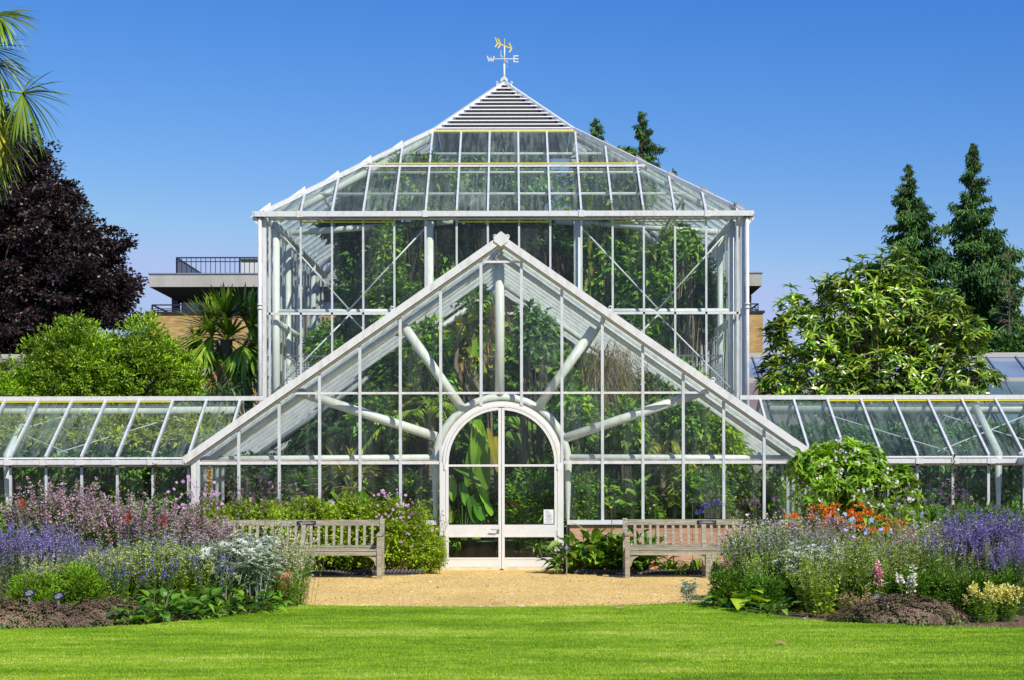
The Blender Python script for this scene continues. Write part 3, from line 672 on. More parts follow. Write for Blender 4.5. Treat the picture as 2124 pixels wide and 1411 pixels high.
mb = MB(); sS = [(vy + .36, zc + .05), (vy + .27, zc + .07), (vy + .27, zc + .0), (vy + .35, zc - .03), (vy + .35, zc - .10), (vy + .26, zc - .09)]; stroke(mb, [(y_, z_ - .04) for y_, z_ in sS], .075, .024, 'y'); mb.build('letter_s', WHITE, V_)
mb = MB(); v = [(-.085, 10.86), (0, 10.93), (.085, 10.86), (.085, 10.94), (0, 11.03), (-.085, 10.94)]
mb.add([(x, vy - .08, z) for x, z in v] + [(x, vy + .08, z) for x, z in v], [[0, 1, 2, 3, 4, 5], [11, 10, 9, 8, 7, 6]]); mb.F.append((np.array([[i, i + 6, (i + 1) % 6 + 6, (i + 1) % 6] for i in range(6)]), 0)); mb.build('peak_cap', WHITE, M)
for px in (-.17, .17, -1.75, 1.75):
    f = 1 - abs(px) / 1.62; z = (10.86 - (10.86 - roofz(T2)) * (1 - f)) + .12 if f > 0 else roofz(T2) - .02; yy = MC - abs(px)
    mb = MB(); ang = np.linspace(0, 2 * math.pi, 9); tube(mb, np.stack([px + .028 * np.cos(ang), np.full(9, yy - .05), z + .028 * np.sin(ang)], 1), .012, 5, cap=False); bar(mb, (px, yy - .05, z - .1), (px, yy - .05, z - .03), .03, .02, (0, 1, 0)); mb.build('lifting_eye', WHITE, M)

# ---------- long low wings
def wing(s, label):
    R_ = thing('greenhouse', label, 'greenhouse')
    YE, YR, ZG, ZR_ = 31.5, 33.45, 1.80, 3.01
    xs = [(-6.42 if s < 0 else 6.30) + s * .653 * k for k in range(-2, 14)]
    xa, xb = s * 5.12, s * 15.5
    slope = lambda f: (YE + (YR - YE) * f, ZG + (ZR_ - ZG) * f)
    for i, x in enumerate(xs):
        if i:
            x0, x1 = sorted((xs[i - 1], x)); x0 += .02; x1 -= .02
            mb = MB(); poly(mb, [(x0, YE + .02, ZG + .05), (x1, YE + .02, ZG + .05), (x1, YR, ZR_ - .04), (x0, YR, ZR_ - .04)]); mb.build('roof_pane', GLASSW, R_)
            mb = MB(); poly(mb, [(x0, YR + .02, ZR_ - .04), (x1, YR + .02, ZR_ - .04), (x1, 2 * YR - YE, ZG), (x0, 2 * YR - YE, ZG)]); mb.build('roof_pane', GLASSW, R_)
            mb = MB(); poly(mb, [(x0, YE + .06, .8), (x1, YE + .06, .8), (x1, YE + .06, ZG - .1), (x0, YE + .06, ZG - .1)]); mb.build('window_pane', GLASSD, R_)
        onebar('roof_bar', (x, YE - .0, ZG + .06), (x, YR, ZR_ - .02), .042, .07, BARW, R_)
        onebar('roof_bar', (x, 2 * YR - YE, ZG), (x, YR, ZR_ - .02), .04, .07, WHITE, R_)
        onebar('mullion', (x, YE + .04, .78), (x, YE + .04, ZG - .08), .045, .05, BARW, R_, (0, 1, 0))
        onebar('gutter_clip', (x - .07, YE - .155, ZG - .03), (x + .07, YE - .155, ZG - .03), .02, .10, WHITE, R_)
    onebar('ridge', (s * 4.6, YR, ZR_ + .01), (xb, YR, ZR_ + .01), .12, .085, WHITE, R_)
    onebar('ventilator_seal', (xs[2], YR - .07, ZR_ - .055), (xs[10], YR - .07, ZR_ - .055), .02, .025, YELLOW, R_)
    onebar('gutter', (xa, YE - .08, ZG - .03), (xb, YE - .08, ZG - .03), .14, .085, WHITE, R_)
    onebar('eaves_rail', (xa, YE - .01, ZG + .045), (xb, YE - .01, ZG + .045), .06, .03, WHITE, R_)
    onebar('head_rail', (xa, YE + .04, ZG - .095), (xb, YE + .04, ZG - .095), .05, .04, CREAM, R_)
    mb = MB(); box(mb, min(xa, xb), max(xa, xb), YE, YE + .2, 0, .74); mb.build('dwarf_wall', BRICK, R_)
    mb = MB(); box(mb, min(xa, xb), max(xa, xb), YE - .04, YE + .22, .742, .79); mb.build('sill', WHITE, R_)
    mb = MB(); box(mb, min(xa, xb), max(xa, xb), 2 * YR - YE - .1, 2 * YR - YE + .1, 0, ZG - .1); mb.build('back_wall', surf('whitewashed_wall', [(.35, .36, .3), (.5, .5, .44)], 2, .9), R_)
    for px_, k in ((9.2, 0), (13.0, 1)):
        mbb = MB(); tube(mbb, [(s * px_, YE + .4, 0), (s * px_, YE + .4, ZG + .1), (s * px_, YR, ZR_ - .2)], .08, 10); mbb.build('steel_tube', CREAM, R_, True)
    mbb = MB(); tube(mbb, [(s * 5.2, YR + .1, ZR_ - .22), (s * 15, YR + .1, ZR_ - .22)], .10, 10); mbb.build('steel_tube', CREAM, R_, True)
    for a_, b_ in ((6.3, 8.3), (10.1, 8.1), (8.5, 10.4)):
        mbb = MB(); tube(mbb, [(s * a_, YR - .3, ZR_ - .35), (s * b_, YE + .5, ZG + .15)], .012, 5); mbb.build('bracing_rod', WHITE, R_)
    # the next projecting gable, cut by the edge of the frame
    gx = s * (12.35 if s < 0 else 12.1) ; hw = 2.6; gz = ZG + .05
    ce = gx; xi = ce - s * hw
    a = np.array((xi, 30.9, ZG + .0)); b = np.array((ce, 30.9, ZG + hw * .66)); c = np.array((ce + s * hw, 30.9, ZG))
    onebar('gable_rake', a, b, .12, .15, WHITE, R_); onebar('gable_rake', b, c, .12, .15, WHITE, R_)
    onebar('valley_bar', (xi, 31.5, ZG + .08), (ce, 33.1, ZG + hw * .66), .1, .06, WHITE, R_)
    for t in (0, .33, .66, 1):
        p = a + (b - a) * t; onebar('mullion', (p[0], 30.95, .78), (p[0], 30.95, p[2] - .05), .06, .06, WHITE, R_, (0, 1, 0))
        onebar('mullion', (2 * ce - p[0], 30.95, .78), (2 * ce - p[0], 30.95, p[2] - .05), .06, .06, WHITE, R_, (0, 1, 0)) if t < 1 else None
    mb = MB(); poly(mb, [(xi, 30.97, .78), (ce + s * hw, 30.97, .78), (ce + s * hw, 30.97, ZG), (ce, 30.97, ZG + hw * .66), (xi, 30.97, ZG)]); mb.build('gable_pane', GLASS, R_)
    for k in (0, 1):
        e = ce + (s * hw if k else -s * hw); mb = MB(); poly(mb, [(e, 30.95, ZG), (ce, 30.95, ZG + hw * .66), (ce, 33.1, ZG + hw * .66), (e, 31.6, ZG)]); mb.build('roof_pane', GLASSW, R_)
    mb = MB(); box(mb, min(xi, ce + s * hw), max(xi, ce + s * hw), 30.9, 31.05, 0, .76); mb.build('dwarf_wall', BRICK, R_)
    onebar('eaves_beam', (xi, 30.8, ZG - .04), (xi, 31.6, ZG - .04), .2, .12, WHITE, R_)
    return R_
wing(-1, 'long low glasshouse wing running left from the gabled house')
wing(1, 'long low glasshouse wing running right from the gabled house')
# ================================================================ leaf materials
LM = {}
GAIN = dict(straw=1.3, green=1.7, fresh=1.45, lime=1.35, shrub=1.9, dark=2.1, glossy=1.7, magno=2.2, conifer=2.0, copper=1.1, palm=1.8, palmyel=1.4, trop=2.6, tropyel=1.3, trophaze=2.5, banana=2.0, yucca=1.8, agastache=1.25, catmint=1.3, lavender=1.25, sedum=1.3, grey=1.4, deadleaf=1.3, silver=1.3)
def lm(name, cols, **k): k['gain'] = GAIN.get(name, 1.); LM[name] = leafmat(name, cols, **k); return LM[name]
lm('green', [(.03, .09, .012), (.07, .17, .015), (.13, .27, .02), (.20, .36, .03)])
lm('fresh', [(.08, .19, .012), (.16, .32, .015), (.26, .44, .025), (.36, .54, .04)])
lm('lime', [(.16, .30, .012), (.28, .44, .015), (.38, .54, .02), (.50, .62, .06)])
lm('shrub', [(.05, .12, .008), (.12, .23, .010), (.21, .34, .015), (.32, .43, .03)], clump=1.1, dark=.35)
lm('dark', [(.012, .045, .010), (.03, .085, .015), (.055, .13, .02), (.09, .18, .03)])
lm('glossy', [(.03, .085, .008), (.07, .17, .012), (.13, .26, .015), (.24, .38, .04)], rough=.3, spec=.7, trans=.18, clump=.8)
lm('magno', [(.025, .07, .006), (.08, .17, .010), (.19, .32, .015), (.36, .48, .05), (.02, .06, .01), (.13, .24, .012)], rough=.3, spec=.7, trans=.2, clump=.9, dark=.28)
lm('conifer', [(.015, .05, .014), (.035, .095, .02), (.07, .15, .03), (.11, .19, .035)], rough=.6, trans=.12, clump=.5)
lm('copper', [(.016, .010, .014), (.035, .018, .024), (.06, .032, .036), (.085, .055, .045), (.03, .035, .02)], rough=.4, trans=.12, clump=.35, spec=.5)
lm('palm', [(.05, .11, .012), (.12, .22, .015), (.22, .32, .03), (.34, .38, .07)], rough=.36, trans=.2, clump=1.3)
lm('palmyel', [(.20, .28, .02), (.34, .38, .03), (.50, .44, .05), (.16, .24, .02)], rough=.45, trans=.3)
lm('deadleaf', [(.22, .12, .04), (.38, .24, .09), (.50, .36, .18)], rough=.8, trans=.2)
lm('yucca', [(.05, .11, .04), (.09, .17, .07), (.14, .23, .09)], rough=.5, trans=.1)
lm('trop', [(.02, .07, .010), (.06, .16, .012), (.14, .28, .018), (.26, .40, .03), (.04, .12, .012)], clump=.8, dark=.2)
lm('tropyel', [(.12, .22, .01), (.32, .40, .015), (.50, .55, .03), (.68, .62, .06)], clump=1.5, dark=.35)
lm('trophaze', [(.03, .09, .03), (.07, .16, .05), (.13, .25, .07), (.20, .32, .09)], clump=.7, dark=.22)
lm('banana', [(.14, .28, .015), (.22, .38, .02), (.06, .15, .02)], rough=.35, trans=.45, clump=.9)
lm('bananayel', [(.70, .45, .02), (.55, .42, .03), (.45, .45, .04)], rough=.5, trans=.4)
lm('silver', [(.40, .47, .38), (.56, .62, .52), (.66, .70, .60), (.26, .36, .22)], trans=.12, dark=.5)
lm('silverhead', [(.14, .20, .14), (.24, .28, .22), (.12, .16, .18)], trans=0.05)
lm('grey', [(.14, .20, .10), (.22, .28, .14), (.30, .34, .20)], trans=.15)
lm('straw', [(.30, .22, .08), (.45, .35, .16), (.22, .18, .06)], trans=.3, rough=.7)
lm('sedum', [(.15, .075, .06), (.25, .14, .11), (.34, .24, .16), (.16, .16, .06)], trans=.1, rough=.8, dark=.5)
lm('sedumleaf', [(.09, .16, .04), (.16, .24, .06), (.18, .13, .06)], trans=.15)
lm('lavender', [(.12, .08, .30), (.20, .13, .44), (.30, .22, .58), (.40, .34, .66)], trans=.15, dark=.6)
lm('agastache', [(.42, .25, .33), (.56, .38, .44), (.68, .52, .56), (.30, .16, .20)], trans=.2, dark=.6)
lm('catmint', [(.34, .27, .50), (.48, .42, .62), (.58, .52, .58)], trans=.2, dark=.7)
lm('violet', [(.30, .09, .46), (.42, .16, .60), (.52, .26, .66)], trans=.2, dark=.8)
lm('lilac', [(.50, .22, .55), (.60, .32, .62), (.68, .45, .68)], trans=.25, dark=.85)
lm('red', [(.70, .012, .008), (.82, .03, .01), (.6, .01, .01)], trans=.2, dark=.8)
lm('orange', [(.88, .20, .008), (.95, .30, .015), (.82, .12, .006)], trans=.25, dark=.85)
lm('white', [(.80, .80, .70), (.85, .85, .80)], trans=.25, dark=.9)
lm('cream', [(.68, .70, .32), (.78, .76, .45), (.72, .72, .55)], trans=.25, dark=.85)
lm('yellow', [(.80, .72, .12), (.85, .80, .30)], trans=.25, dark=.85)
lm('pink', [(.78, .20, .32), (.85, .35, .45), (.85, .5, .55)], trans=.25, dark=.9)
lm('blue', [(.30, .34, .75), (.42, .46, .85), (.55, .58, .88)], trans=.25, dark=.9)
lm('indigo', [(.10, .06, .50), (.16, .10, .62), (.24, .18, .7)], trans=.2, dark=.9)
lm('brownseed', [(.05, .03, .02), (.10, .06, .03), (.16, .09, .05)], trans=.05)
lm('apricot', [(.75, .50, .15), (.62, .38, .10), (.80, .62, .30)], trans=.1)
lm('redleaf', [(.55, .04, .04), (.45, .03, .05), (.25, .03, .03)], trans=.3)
VEG = []
def spawn(name, label, cat, parts, px=None, D=None, loc=None, group=None, rz=0, sc=1):
    t = thing(name, label, cat, (0, 0, 0), group)
    for pn, mb, mats in parts:
        if isinstance(mb, list): [q.build(pn, mats, t) for q in mb if q.n]
        elif mb.n: mb.build(pn, mats, t)
    t.location = loc if loc is not None else (WX(px, D), D, .0); t.rotation_euler = (0, 0, rz); t.scale = (sc, sc, sc) if np.isscalar(sc) else sc
    return t

# ---------------------------------------------------------------- plant kinds, each built round its own base point
def disk(n, r, p=.5): a = U(0, 2 * math.pi, n); q = r * U(0, 1, n) ** p; return np.stack([q * np.cos(a), q * np.sin(a), np.zeros(n)], 1)
def stemset(n, h, rb, rt, lean=(0, 0), curve=.5, hv=.18):
    B = disk(n, rb) * (.1 if n <= 3 else 1); r = np.linalg.norm(B[:, :2], axis=1, keepdims=True) / max(rb, .01)
    T = B * (rt / max(rb, .01)); T = T + rng.normal(size=T.shape) * rt * .12
    hh = h * (1 - .22 * r[:, 0] ** 2) * U(1 - hv, 1 + hv * .4, n); T[:, 2] = hh; T[:, 0] += lean[0]; T[:, 1] += lean[1]
    Mi = B + (T - B) * np.array([.25, .25, .55])[None]
    return B, Mi, T
def along(B, Mi, T, i, s):
    s = s[:, None]; return (1 - s) ** 2 * B[i] + 2 * s * (1 - s) * Mi[i] + s * s * T[i]
def spikes(n=60, h=1., rb=.15, rt=.4, fl=.3, nfl=26, fs=.018, fr=.014, fmat='lavender', lmat='green', nl=14, L=.05, Wl=.012, lrange=(.05, .7), sr=.0035, lean=(0, 0), hv=.18, smat=None, taper=.7, wh=False):
    B, Mi, T = stemset(n, h, rb, rt, lean, hv=hv)
    st = MB(); tubes(st, bez(B, Mi, T, 5), np.array([sr, sr, sr * .9, sr * .8, sr * .5])[None], 3)
    fo = MB(); N = n * nl; i = np.repeat(np.arange(n), nl); s = U(*lrange, N); P = along(B, Mi, T, i, s)
    d = rv(N); d[:, 2] = np.abs(d[:, 2]) * .6 + .1; nr = rv(N) * .5; nr[:, 2] += 1
    inst(fo, T_LEAF2, P, d, nr, L * U(.6, 1.3, N), Wl * U(.7, 1.3, N))
    N = n * nfl; i = np.repeat(np.arange(n), nfl); q = U(0, 1, N)
    if wh: q = np.round(q * 7) / 7 + U(-.02, .02, N)
    s = 1 - fl * q * np.repeat(U(.7, 1.2, n), nfl); P = along(B, Mi, T, i, s); d = rv(N); d[:, 2] *= .6; d[:, 2] += .25
    rr = fr * (1 - taper * (1 - q)); P = P + nz(d) * (rr * U(.1, .8, N))[:, None]
    fws = [MB() for _ in range(n if n <= 30 else 1)]      # few spikes: every spike is a part of its own
    for j, fw in enumerate(fws):
        k = slice(j * nfl, (j + 1) * nfl) if n <= 30 else slice(None); m_ = len(P[k]); inst(fw, T_LEAF2, P[k], d[k], rv(m_), fs * U(.7, 1.3, m_), fs * .7 * U(.7, 1.3, m_))
    return [('stems', st, LM[smat] if smat else STEM), ('foliage', fo, LM[lmat]), ('flower_spike' if n <= 30 else 'flowers', fws, LM[fmat])]
def bush(ells, nc, per, rc, L, Wd, lmat='green', T=T_LEAF2, flowers=None, nf=0, fs=.03, ft=T_FLOWER, up=.3, shell=.45, stems=8, r0=.012, smat=None, fz=0.):
    fo = MB(); c = leafcloud(fo, ells, nc, per, rc, L, Wd, 0, up, shell, T)
    st = MB(); limbs(st, (0, 0, 0), c[rng.choice(len(c), min(stems * 4, len(c)), replace=False)], r0, sides=4)
    out = [('stems', st, smat or BARK), ('foliage', fo, LM[lmat])]
    if nf:
        p, o = crown_pts(ells, nf * 2, .95); k = p[:, 2] > fz; p, o = p[k][:nf], o[k][:nf]; fl = []
        for j in range(len(p)):
            fw = MB(); nr = o[j:j + 1] * .5 + rv(1) * .4 + np.array([.1, -.9, .35]); inst(fw, ft, p[j:j + 1] + o[j:j + 1] * .03, np.cross(nr, rv(1)), nr, fs * U(.7, 1.2)); fl.append(fw)
        out.append(('flower', fl, LM[flowers]))
    return out
def rosette(n=24, L=.3, Wd=.12, lmat='glossy', spread=.6, hgt=.35, T=T_OV, petr=.004, rb=.06, up=.7):
    """broad leaves on arching stalks"""
    fo, st = MB(), MB(); a = U(0, 2 * math.pi, n); el_ = U(.25, 1.25, n)
    d = np.stack([np.cos(a) * np.cos(el_), np.sin(a) * np.cos(el_), np.sin(el_)], 1)
    B = disk(n, rb); T_ = B + d * np.array([spread, spread, hgt]) * U(.35, 1, n)[:, None]
    tubes(st, bez(B, B + (T_ - B) * np.array([.3, .3, .8]), T_, 4), petr, 3)
    dd = d * .9; dd[:, 2] = up * U(-.3, .9, n); nr = rv(n) * .35 - d * .25; nr[:, 2] += 1
    s = U(.65, 1.25, n); inst(fo, T, T_, dd, nr, L * s, Wd * s)
    return [('stems', st, STEM), ('leaves', fo, LM[lmat])]
def straps(n=60, L=.6, Wd=.022, droop=.7, rb=.1, lmat='green', lift=1.6, k=6):
    fo = MB(); P = disk(n, rb); d = rv(n); d[:, 2] = np.abs(d[:, 2]) + lift * U(.5, 1.2, n)
    blades(fo, P, d, L * U(.6, 1.15, n), Wd, droop * U(.5, 1.3, n), k)
    return [('leaves', fo, LM[lmat])]
def heads(n=20, h=1., rb=.1, rt=.3, R=.03, per=14, fmat='blue', kind='disc', sr=.003, hv=.3, leafy=0, smat=None, branch=0, lean=(0, 0)):
    B, Mi, T = stemset(n, h, rb, rt, lean, hv=hv); st, fw, fo = MB(), MB(), MB()
    tubes(st, bez(B, Mi, T, 6), np.linspace(sr, sr * .6, 6)[None], 3)
    tips = T
    if branch:
        i = np.repeat(np.arange(n), branch); s = U(.55, .9, len(i)); p0 = along(B, Mi, T, i, s); p2 = p0 + rv(len(i)) * np.array([.11, .11, .05]) + np.array([0, 0, .14]); p2[:, 2] = np.minimum(p2[:, 2], T[i, 2] + .03)
        tubes(st, bez(p0, (p0 + p2) / 2 + [0, 0, -.02], p2, 3), sr * .6, 3); tips = np.concatenate([T, p2])
    fl = []
    for tp in tips:
        fw = MB(); fl.append(fw); tp = tp[None]
        if kind == 'disc':
            nr = rv(1) * .5 + np.array([.1, -.8, .55]); inst(fw, T_FLOWER, tp, np.cross(nr, rv(1)), nr, R * 2 * U(.7, 1.15)); inst(fw, T_FLOWER, tp + [0, -.004, .002], np.cross(nr, rv(1)), nr, R * 1.3)
            continue
        o = rv(per)
        if kind == 'umbel': o[:, 2] = np.abs(o[:, 2]) * .9 - .1
        P = tp + o * R * U(.6, 1, per)[:, None]; inst(fw, T_LEAF2, P, o, rv(per), R * .55, R * .32); inst(fw, T_OCT, tp, rv(1), rv(1), R * .5)
        if kind == 'umbel' and per > 30: tubes(st, bez(np.repeat(tp, per // 3, 0), np.repeat(tp, per // 3, 0), P[::3][:per // 3], 2), sr * .3, 3)
    if leafy:
        i = np.repeat(np.arange(n), leafy); P = along(B, Mi, T, i, U(.05, .75, len(i))); d = rv(len(i)); d[:, 2] = np.abs(d[:, 2]) * .5; nr = rv(len(i)) * .4; nr[:, 2] += 1
        inst(fo, T_LEAF2, P, d, nr, .06 * U(.6, 1.3, len(i)), .014)
    return [('stems', st, smat or STEM), ('flower', fl, LM[fmat])] + ([('foliage', fo, LM['green'])] if leafy else [])
def eryngium(n=14, h=.8, rb=.1, rt=.4):
    B, Mi, T = stemset(n, h, rb, rt, hv=.25); st, br = MB(), MB()
    tubes(st, bez(B, Mi, T, 5), .0045, 4)
    i = np.repeat(np.arange(n), 5); s = U(.5, .9, len(i)); p0 = along(B, Mi, T, i, s); p2 = p0 + rv(len(i)) * np.array([.13, .13, .04]) + np.array([0, 0, .09]); tubes(st, bez(p0, (p0 + p2) / 2, p2, 3), .003, 3)
    hd = []; k = 11
    for tp in np.concatenate([T, p2]):
        m = MB(); t = nz(rv(1) * .45 + [0, -.2, 1]); a = np.arange(k) * 2 * math.pi / k + U(0, 1); e1 = nz(np.cross(t, [1., .3, 0])); e2 = np.cross(t, e1)
        d = e1 * np.cos(a)[:, None] + e2 * np.sin(a)[:, None] + t * .25; inst(m, T_LEAF2, np.repeat(tp[None], k, 0), d, np.repeat(t, k, 0), .078 * U(.7, 1.3, k), .024)
        inst(m, T_OCT, tp[None] + t * .014, e1, t, .024, .024, 1, .04); hd.append(m)
    P, _ = crown_pts([(0, 0, h * .45, rt * .8, rt * .8, h * .35)], 120, .1); nr = rv(120); nr[:, 2] += .5
    inst(br, T_LEAF4, P, rv(120), nr, .09, .045)
    return [('stems', st, LM['silver']), ('leaves', br, LM['grey']), ('flower_head', hd, [LM['silver'], LM['silverhead']])]
def sedum(rx=.5, ry=.3, h=.22, n=620, m='sedum'):
    fw, fo = MB(), MB(); a = U(0, 2 * math.pi, n); q = U(0, 1, n) ** .5
    lump = 1 + .16 * np.sin(a * 3 + q * 5) + .12 * np.sin(a * 7 - q * 9)
    x, y = rx * q * np.cos(a) * lump, ry * q * np.sin(a) * lump; z = h * (1 - q ** 2.4) * lump * U(.82, 1.1, n) + .03
    P = np.stack([x, y, z], 1); o = nz(P * np.array([.5 / rx, .5 / ry, 1.2 / h])); per = 16
    A = np.repeat(o, per, 0); off = np.cross(A, rv(n * per)) * (U(0, 1, n * per) ** .5 * .034)[:, None]; nr = A + rv(n * per) * .45
    inst(fw, T_LEAF2, np.repeat(P, per, 0) + off + A * .012, np.cross(nr, rv(n * per)), nr, .016 * U(.6, 1.4, n * per), .013)
    k = n * 5; i = rng.integers(0, n, k); P2 = P[i] + rng.normal(size=(k, 3)) * [.035, .035, .01] - [0, 0, .035]; P2[:, 2] = np.maximum(P2[:, 2] * U(.4, 1, k), .01); inst(fo, T_LEAF4, P2, rv(k) + o[i] * .8, o[i] + [0, 0, .4], .045, .026)
    return [('flower_heads', fw, LM[m]), ('leaves', fo, LM['sedumleaf'])]
def fan(mb, c, d, up, R, nseg=34, droop=.35, w=.045, spread=2.6, m=0, mb_st=None, base=None):
    """one palmate leaf: segments fanned about direction d"""
    d = nz(np.array(d, float)); up = nz(np.array(up, float)); x = nz(np.cross(d, up)); n_ = np.cross(x, d)
    a = np.linspace(-spread / 2, spread / 2, nseg) + rng.normal(size=nseg) * .03
    dd = np.cos(a)[:, None] * d + np.sin(a)[:, None] * x + n_ * (.18 * (np.arange(nseg) % 2) + .08 * rng.normal(size=nseg))[:, None]
    L = R * (.72 + .28 * np.cos(a * .8)) * U(.88, 1.08, nseg)
    blades(mb, np.repeat(np.array(c, float)[None], nseg, 0), dd, L, w, droop * U(.5, 1.5, nseg), 7, m)
    if mb_st is not None: tubes(mb_st, bez([base], [(np.array(base) + c) / 2 + [0, 0, .1]], [c], 5), .016, 4)
def fanpalm(h, crown=24, R=.8, rl=.8, lmat='palm', el0=(-.9, 1.3), dead=10, nseg=34, w=.045):
    fo, st, tr, de = MB(), MB(), MB(), MB(); top = np.array([0, 0, h])
    for k in range(crown):
        a = k * 2.4 + U(-.3, .3); e = el0[0] + (el0[1] - el0[0]) * (k / crown) ** .8
        d = np.array([math.cos(a) * math.cos(e), math.sin(a) * math.cos(e), math.sin(e)]); c = top + d * rl * U(.6, 1.) + [0, 0, .05]
        fan(fo, c, d + [0, 0, -.25], np.array([-d[0] * d[2], -d[1] * d[2], 1.2]), R * U(.8, 1.1), nseg, .35 if e > 0 else .7, w, mb_st=st, base=top)
    for k in range(dead):
        a = U(0, 6.3); d = np.array([math.cos(a) * .35, math.sin(a) * .35, -1]); fan(de, top + d * rl * .6, d, (math.cos(a), math.sin(a), .3), R * .7, 18, .3, w, 1.4)
    tube(tr, [(0, 0, 0), (.03, 0, h * .5), (0, 0, h)], [.14, .12, .13], 10)
    n = 500; P = np.stack([rng.normal(size=n) * .1, rng.normal(size=n) * .1, U(h * .25, h, n)], 1); blades(tr, P, rv(n) * .5 + [0, 0, -.6], .22, .02, .2, 3)
    return [('trunk', tr, BARK), ('stalks', st, LM['palm']), ('fronds', fo, LM[lmat])] + ([('dead_fronds', de, LM['deadleaf'])] if dead else [])
def pinnate(mb, base, d, L, droop=.6, nl=40, ll=.35, lw=.028, m=0, hang=.5, st=None, r=.012):
    base = np.array(base, float); d = nz(np.array(d, float)); t = np.linspace(0, 1, nl)
    C = base + d * L * t[:, None] + np.array([0, 0, -1]) * droop * L * (t ** 2)[:, None]
    if st is not None: tubes(st, C[::5][None], np.linspace(r, r * .3, len(C[::5]))[None], 4)
    tan = nz(np.gradient(C, axis=0)); side = nz(np.cross(tan, [0, 0, 1.]))
    k = slice(int(nl * .15), nl)
    for s in (-1, 1):
        dd = side[k] * s + tan[k] * .55 + np.array([0, 0, .15]) + rng.normal(size=(nl - int(nl * .15), 3)) * .12
        blades(mb, C[k], dd, ll * (1 - .55 * t[k]) * U(.85, 1.1, len(t[k])), lw, hang, 4, m)
def featherpalm(h, n=14, L=1.5, ll=.38, lmat='trop', droop=.75, r=.07, e=(.2, 1.3), lw=.03, nl=46):
    fo, st, tr = MB(), MB(), MB()
    for k in range(n):
        a = k * 2.4 + U(-.2, .2); ee = U(*e); pinnate(fo, (0, 0, h), (math.cos(a) * math.cos(ee), math.sin(a) * math.cos(ee), math.sin(ee)), L * U(.8, 1.1), droop, nl, ll, lw, st=st)
    z = np.linspace(0, h, 26); rr = r * (1.25 - .4 * z / max(h, .1)) * (1 + .07 * (np.arange(26) % 2)); tube(tr, np.stack([.02 * np.sin(z), 0 * z, z], 1), rr, 10)
    return [('trunk', tr, PALEBARK), ('stalks', st, LM[lmat]), ('fronds', fo, LM[lmat])]
def bigleaf(mb, base, d, L, Wd, droop=.5, m=0, fold=.12, k=12, tw=0):
    base = np.array(base, float); d = nz(np.array(d, float)); t = np.linspace(0, 1, k)
    C = base + d * L * t[:, None] + np.array([0, 0, -1]) * droop * L * (t ** 2)[:, None]
    tan = nz(np.gradient(C, axis=0)); side = nz(np.cross(tan, [0, -.55, .84])) ; nrm = np.cross(side, tan)
    w = Wd / 2 * np.sin(np.clip(t * .93 + .05, 0, 1) * math.pi) ** .55
    V = []
    for i in range(k):
        j = (1 + .05 * math.sin(i * 5.1)) 
        V += [C[i] - side[i] * w[i] * j + nrm[i] * fold * w[i], C[i] - nrm[i] * .01, C[i] + side[i] * w[i] + nrm[i] * fold * w[i]]
    f = []
    for i in range(k - 1): a = i * 3; f += [[a, a + 1, a + 4, a + 3], [a + 1, a + 2, a + 5, a + 4]]
    mb.add(V, f, m)
def banana(h, n=9, L=1.4, Wd=.42, yel=2, lmat='banana'):
    fo, ye, st = MB(), MB(), MB()
    for k in range(n):
        a = k * 2.4; e = U(.6, 1.35); d = np.array([math.cos(a) * math.cos(e), math.sin(a) * math.cos(e) * .7, math.sin(e)])
        b = np.array([0, 0, h]) + d * .35; tubes(st, bez([(0, 0, h * .7)], [(0, 0, h)], [b], 4), .025, 5)
        bigleaf(ye if k < yel else fo, b, d, L * U(.8, 1.15), Wd * U(.8, 1.1), U(.5, 1.2))
    tube(st, [(0, 0, 0), (.02, 0, h * .5), (0, 0, h)], [.1, .08, .05], 8)
    return [('stem', st, LM['fresh']), ('leaves', fo, LM[lmat])] + ([('yellow_leaves', ye, LM['bananayel'])] if yel else [])
def whorltree(ells, nt_, base, L=.24, Wd=.07, per=9, lmat='magno', r0=.06, T=T_OV, up=.25, shell=.55, shoots=()):
    fo, st = MB(), MB(); c, o = crown_pts(ells, nt_, shell); 
    if len(shoots): c = np.concatenate([c, shoots]); o = np.concatenate([o, np.tile([[0, -.2, 1.]], (len(shoots), 1))])
    ax = nz(o + rv(len(c)) * .4 + [0, 0, .7 if lmat != 'magno' else 1.3]); e1 = nz(np.cross(ax, rv(len(c)))); e2 = np.cross(ax, e1)
    a = np.tile(np.arange(per) * 2 * math.pi / per, len(c)) + U(-.3, .3, per * len(c)); A = np.repeat(ax, per, 0)
    d = np.repeat(e1, per, 0) * np.cos(a)[:, None] + np.repeat(e2, per, 0) * np.sin(a)[:, None] + A * U(-.1, .9, len(a))[:, None]
    s = U(.7, 1.2, len(a)); inst(fo, T, np.repeat(c, per, 0) + A * .02, d, A + rv(len(a)) * .25, L * s, Wd * s)
    far = c[rng.choice(len(c), min(len(c), 130), replace=False)]
    if len(shoots): far = np.concatenate([far, shoots])
    limbs(st, base, far, r0, 7, 5)
    return [('branches', st, PALEBARK), ('leaves', fo, LM[lmat])]
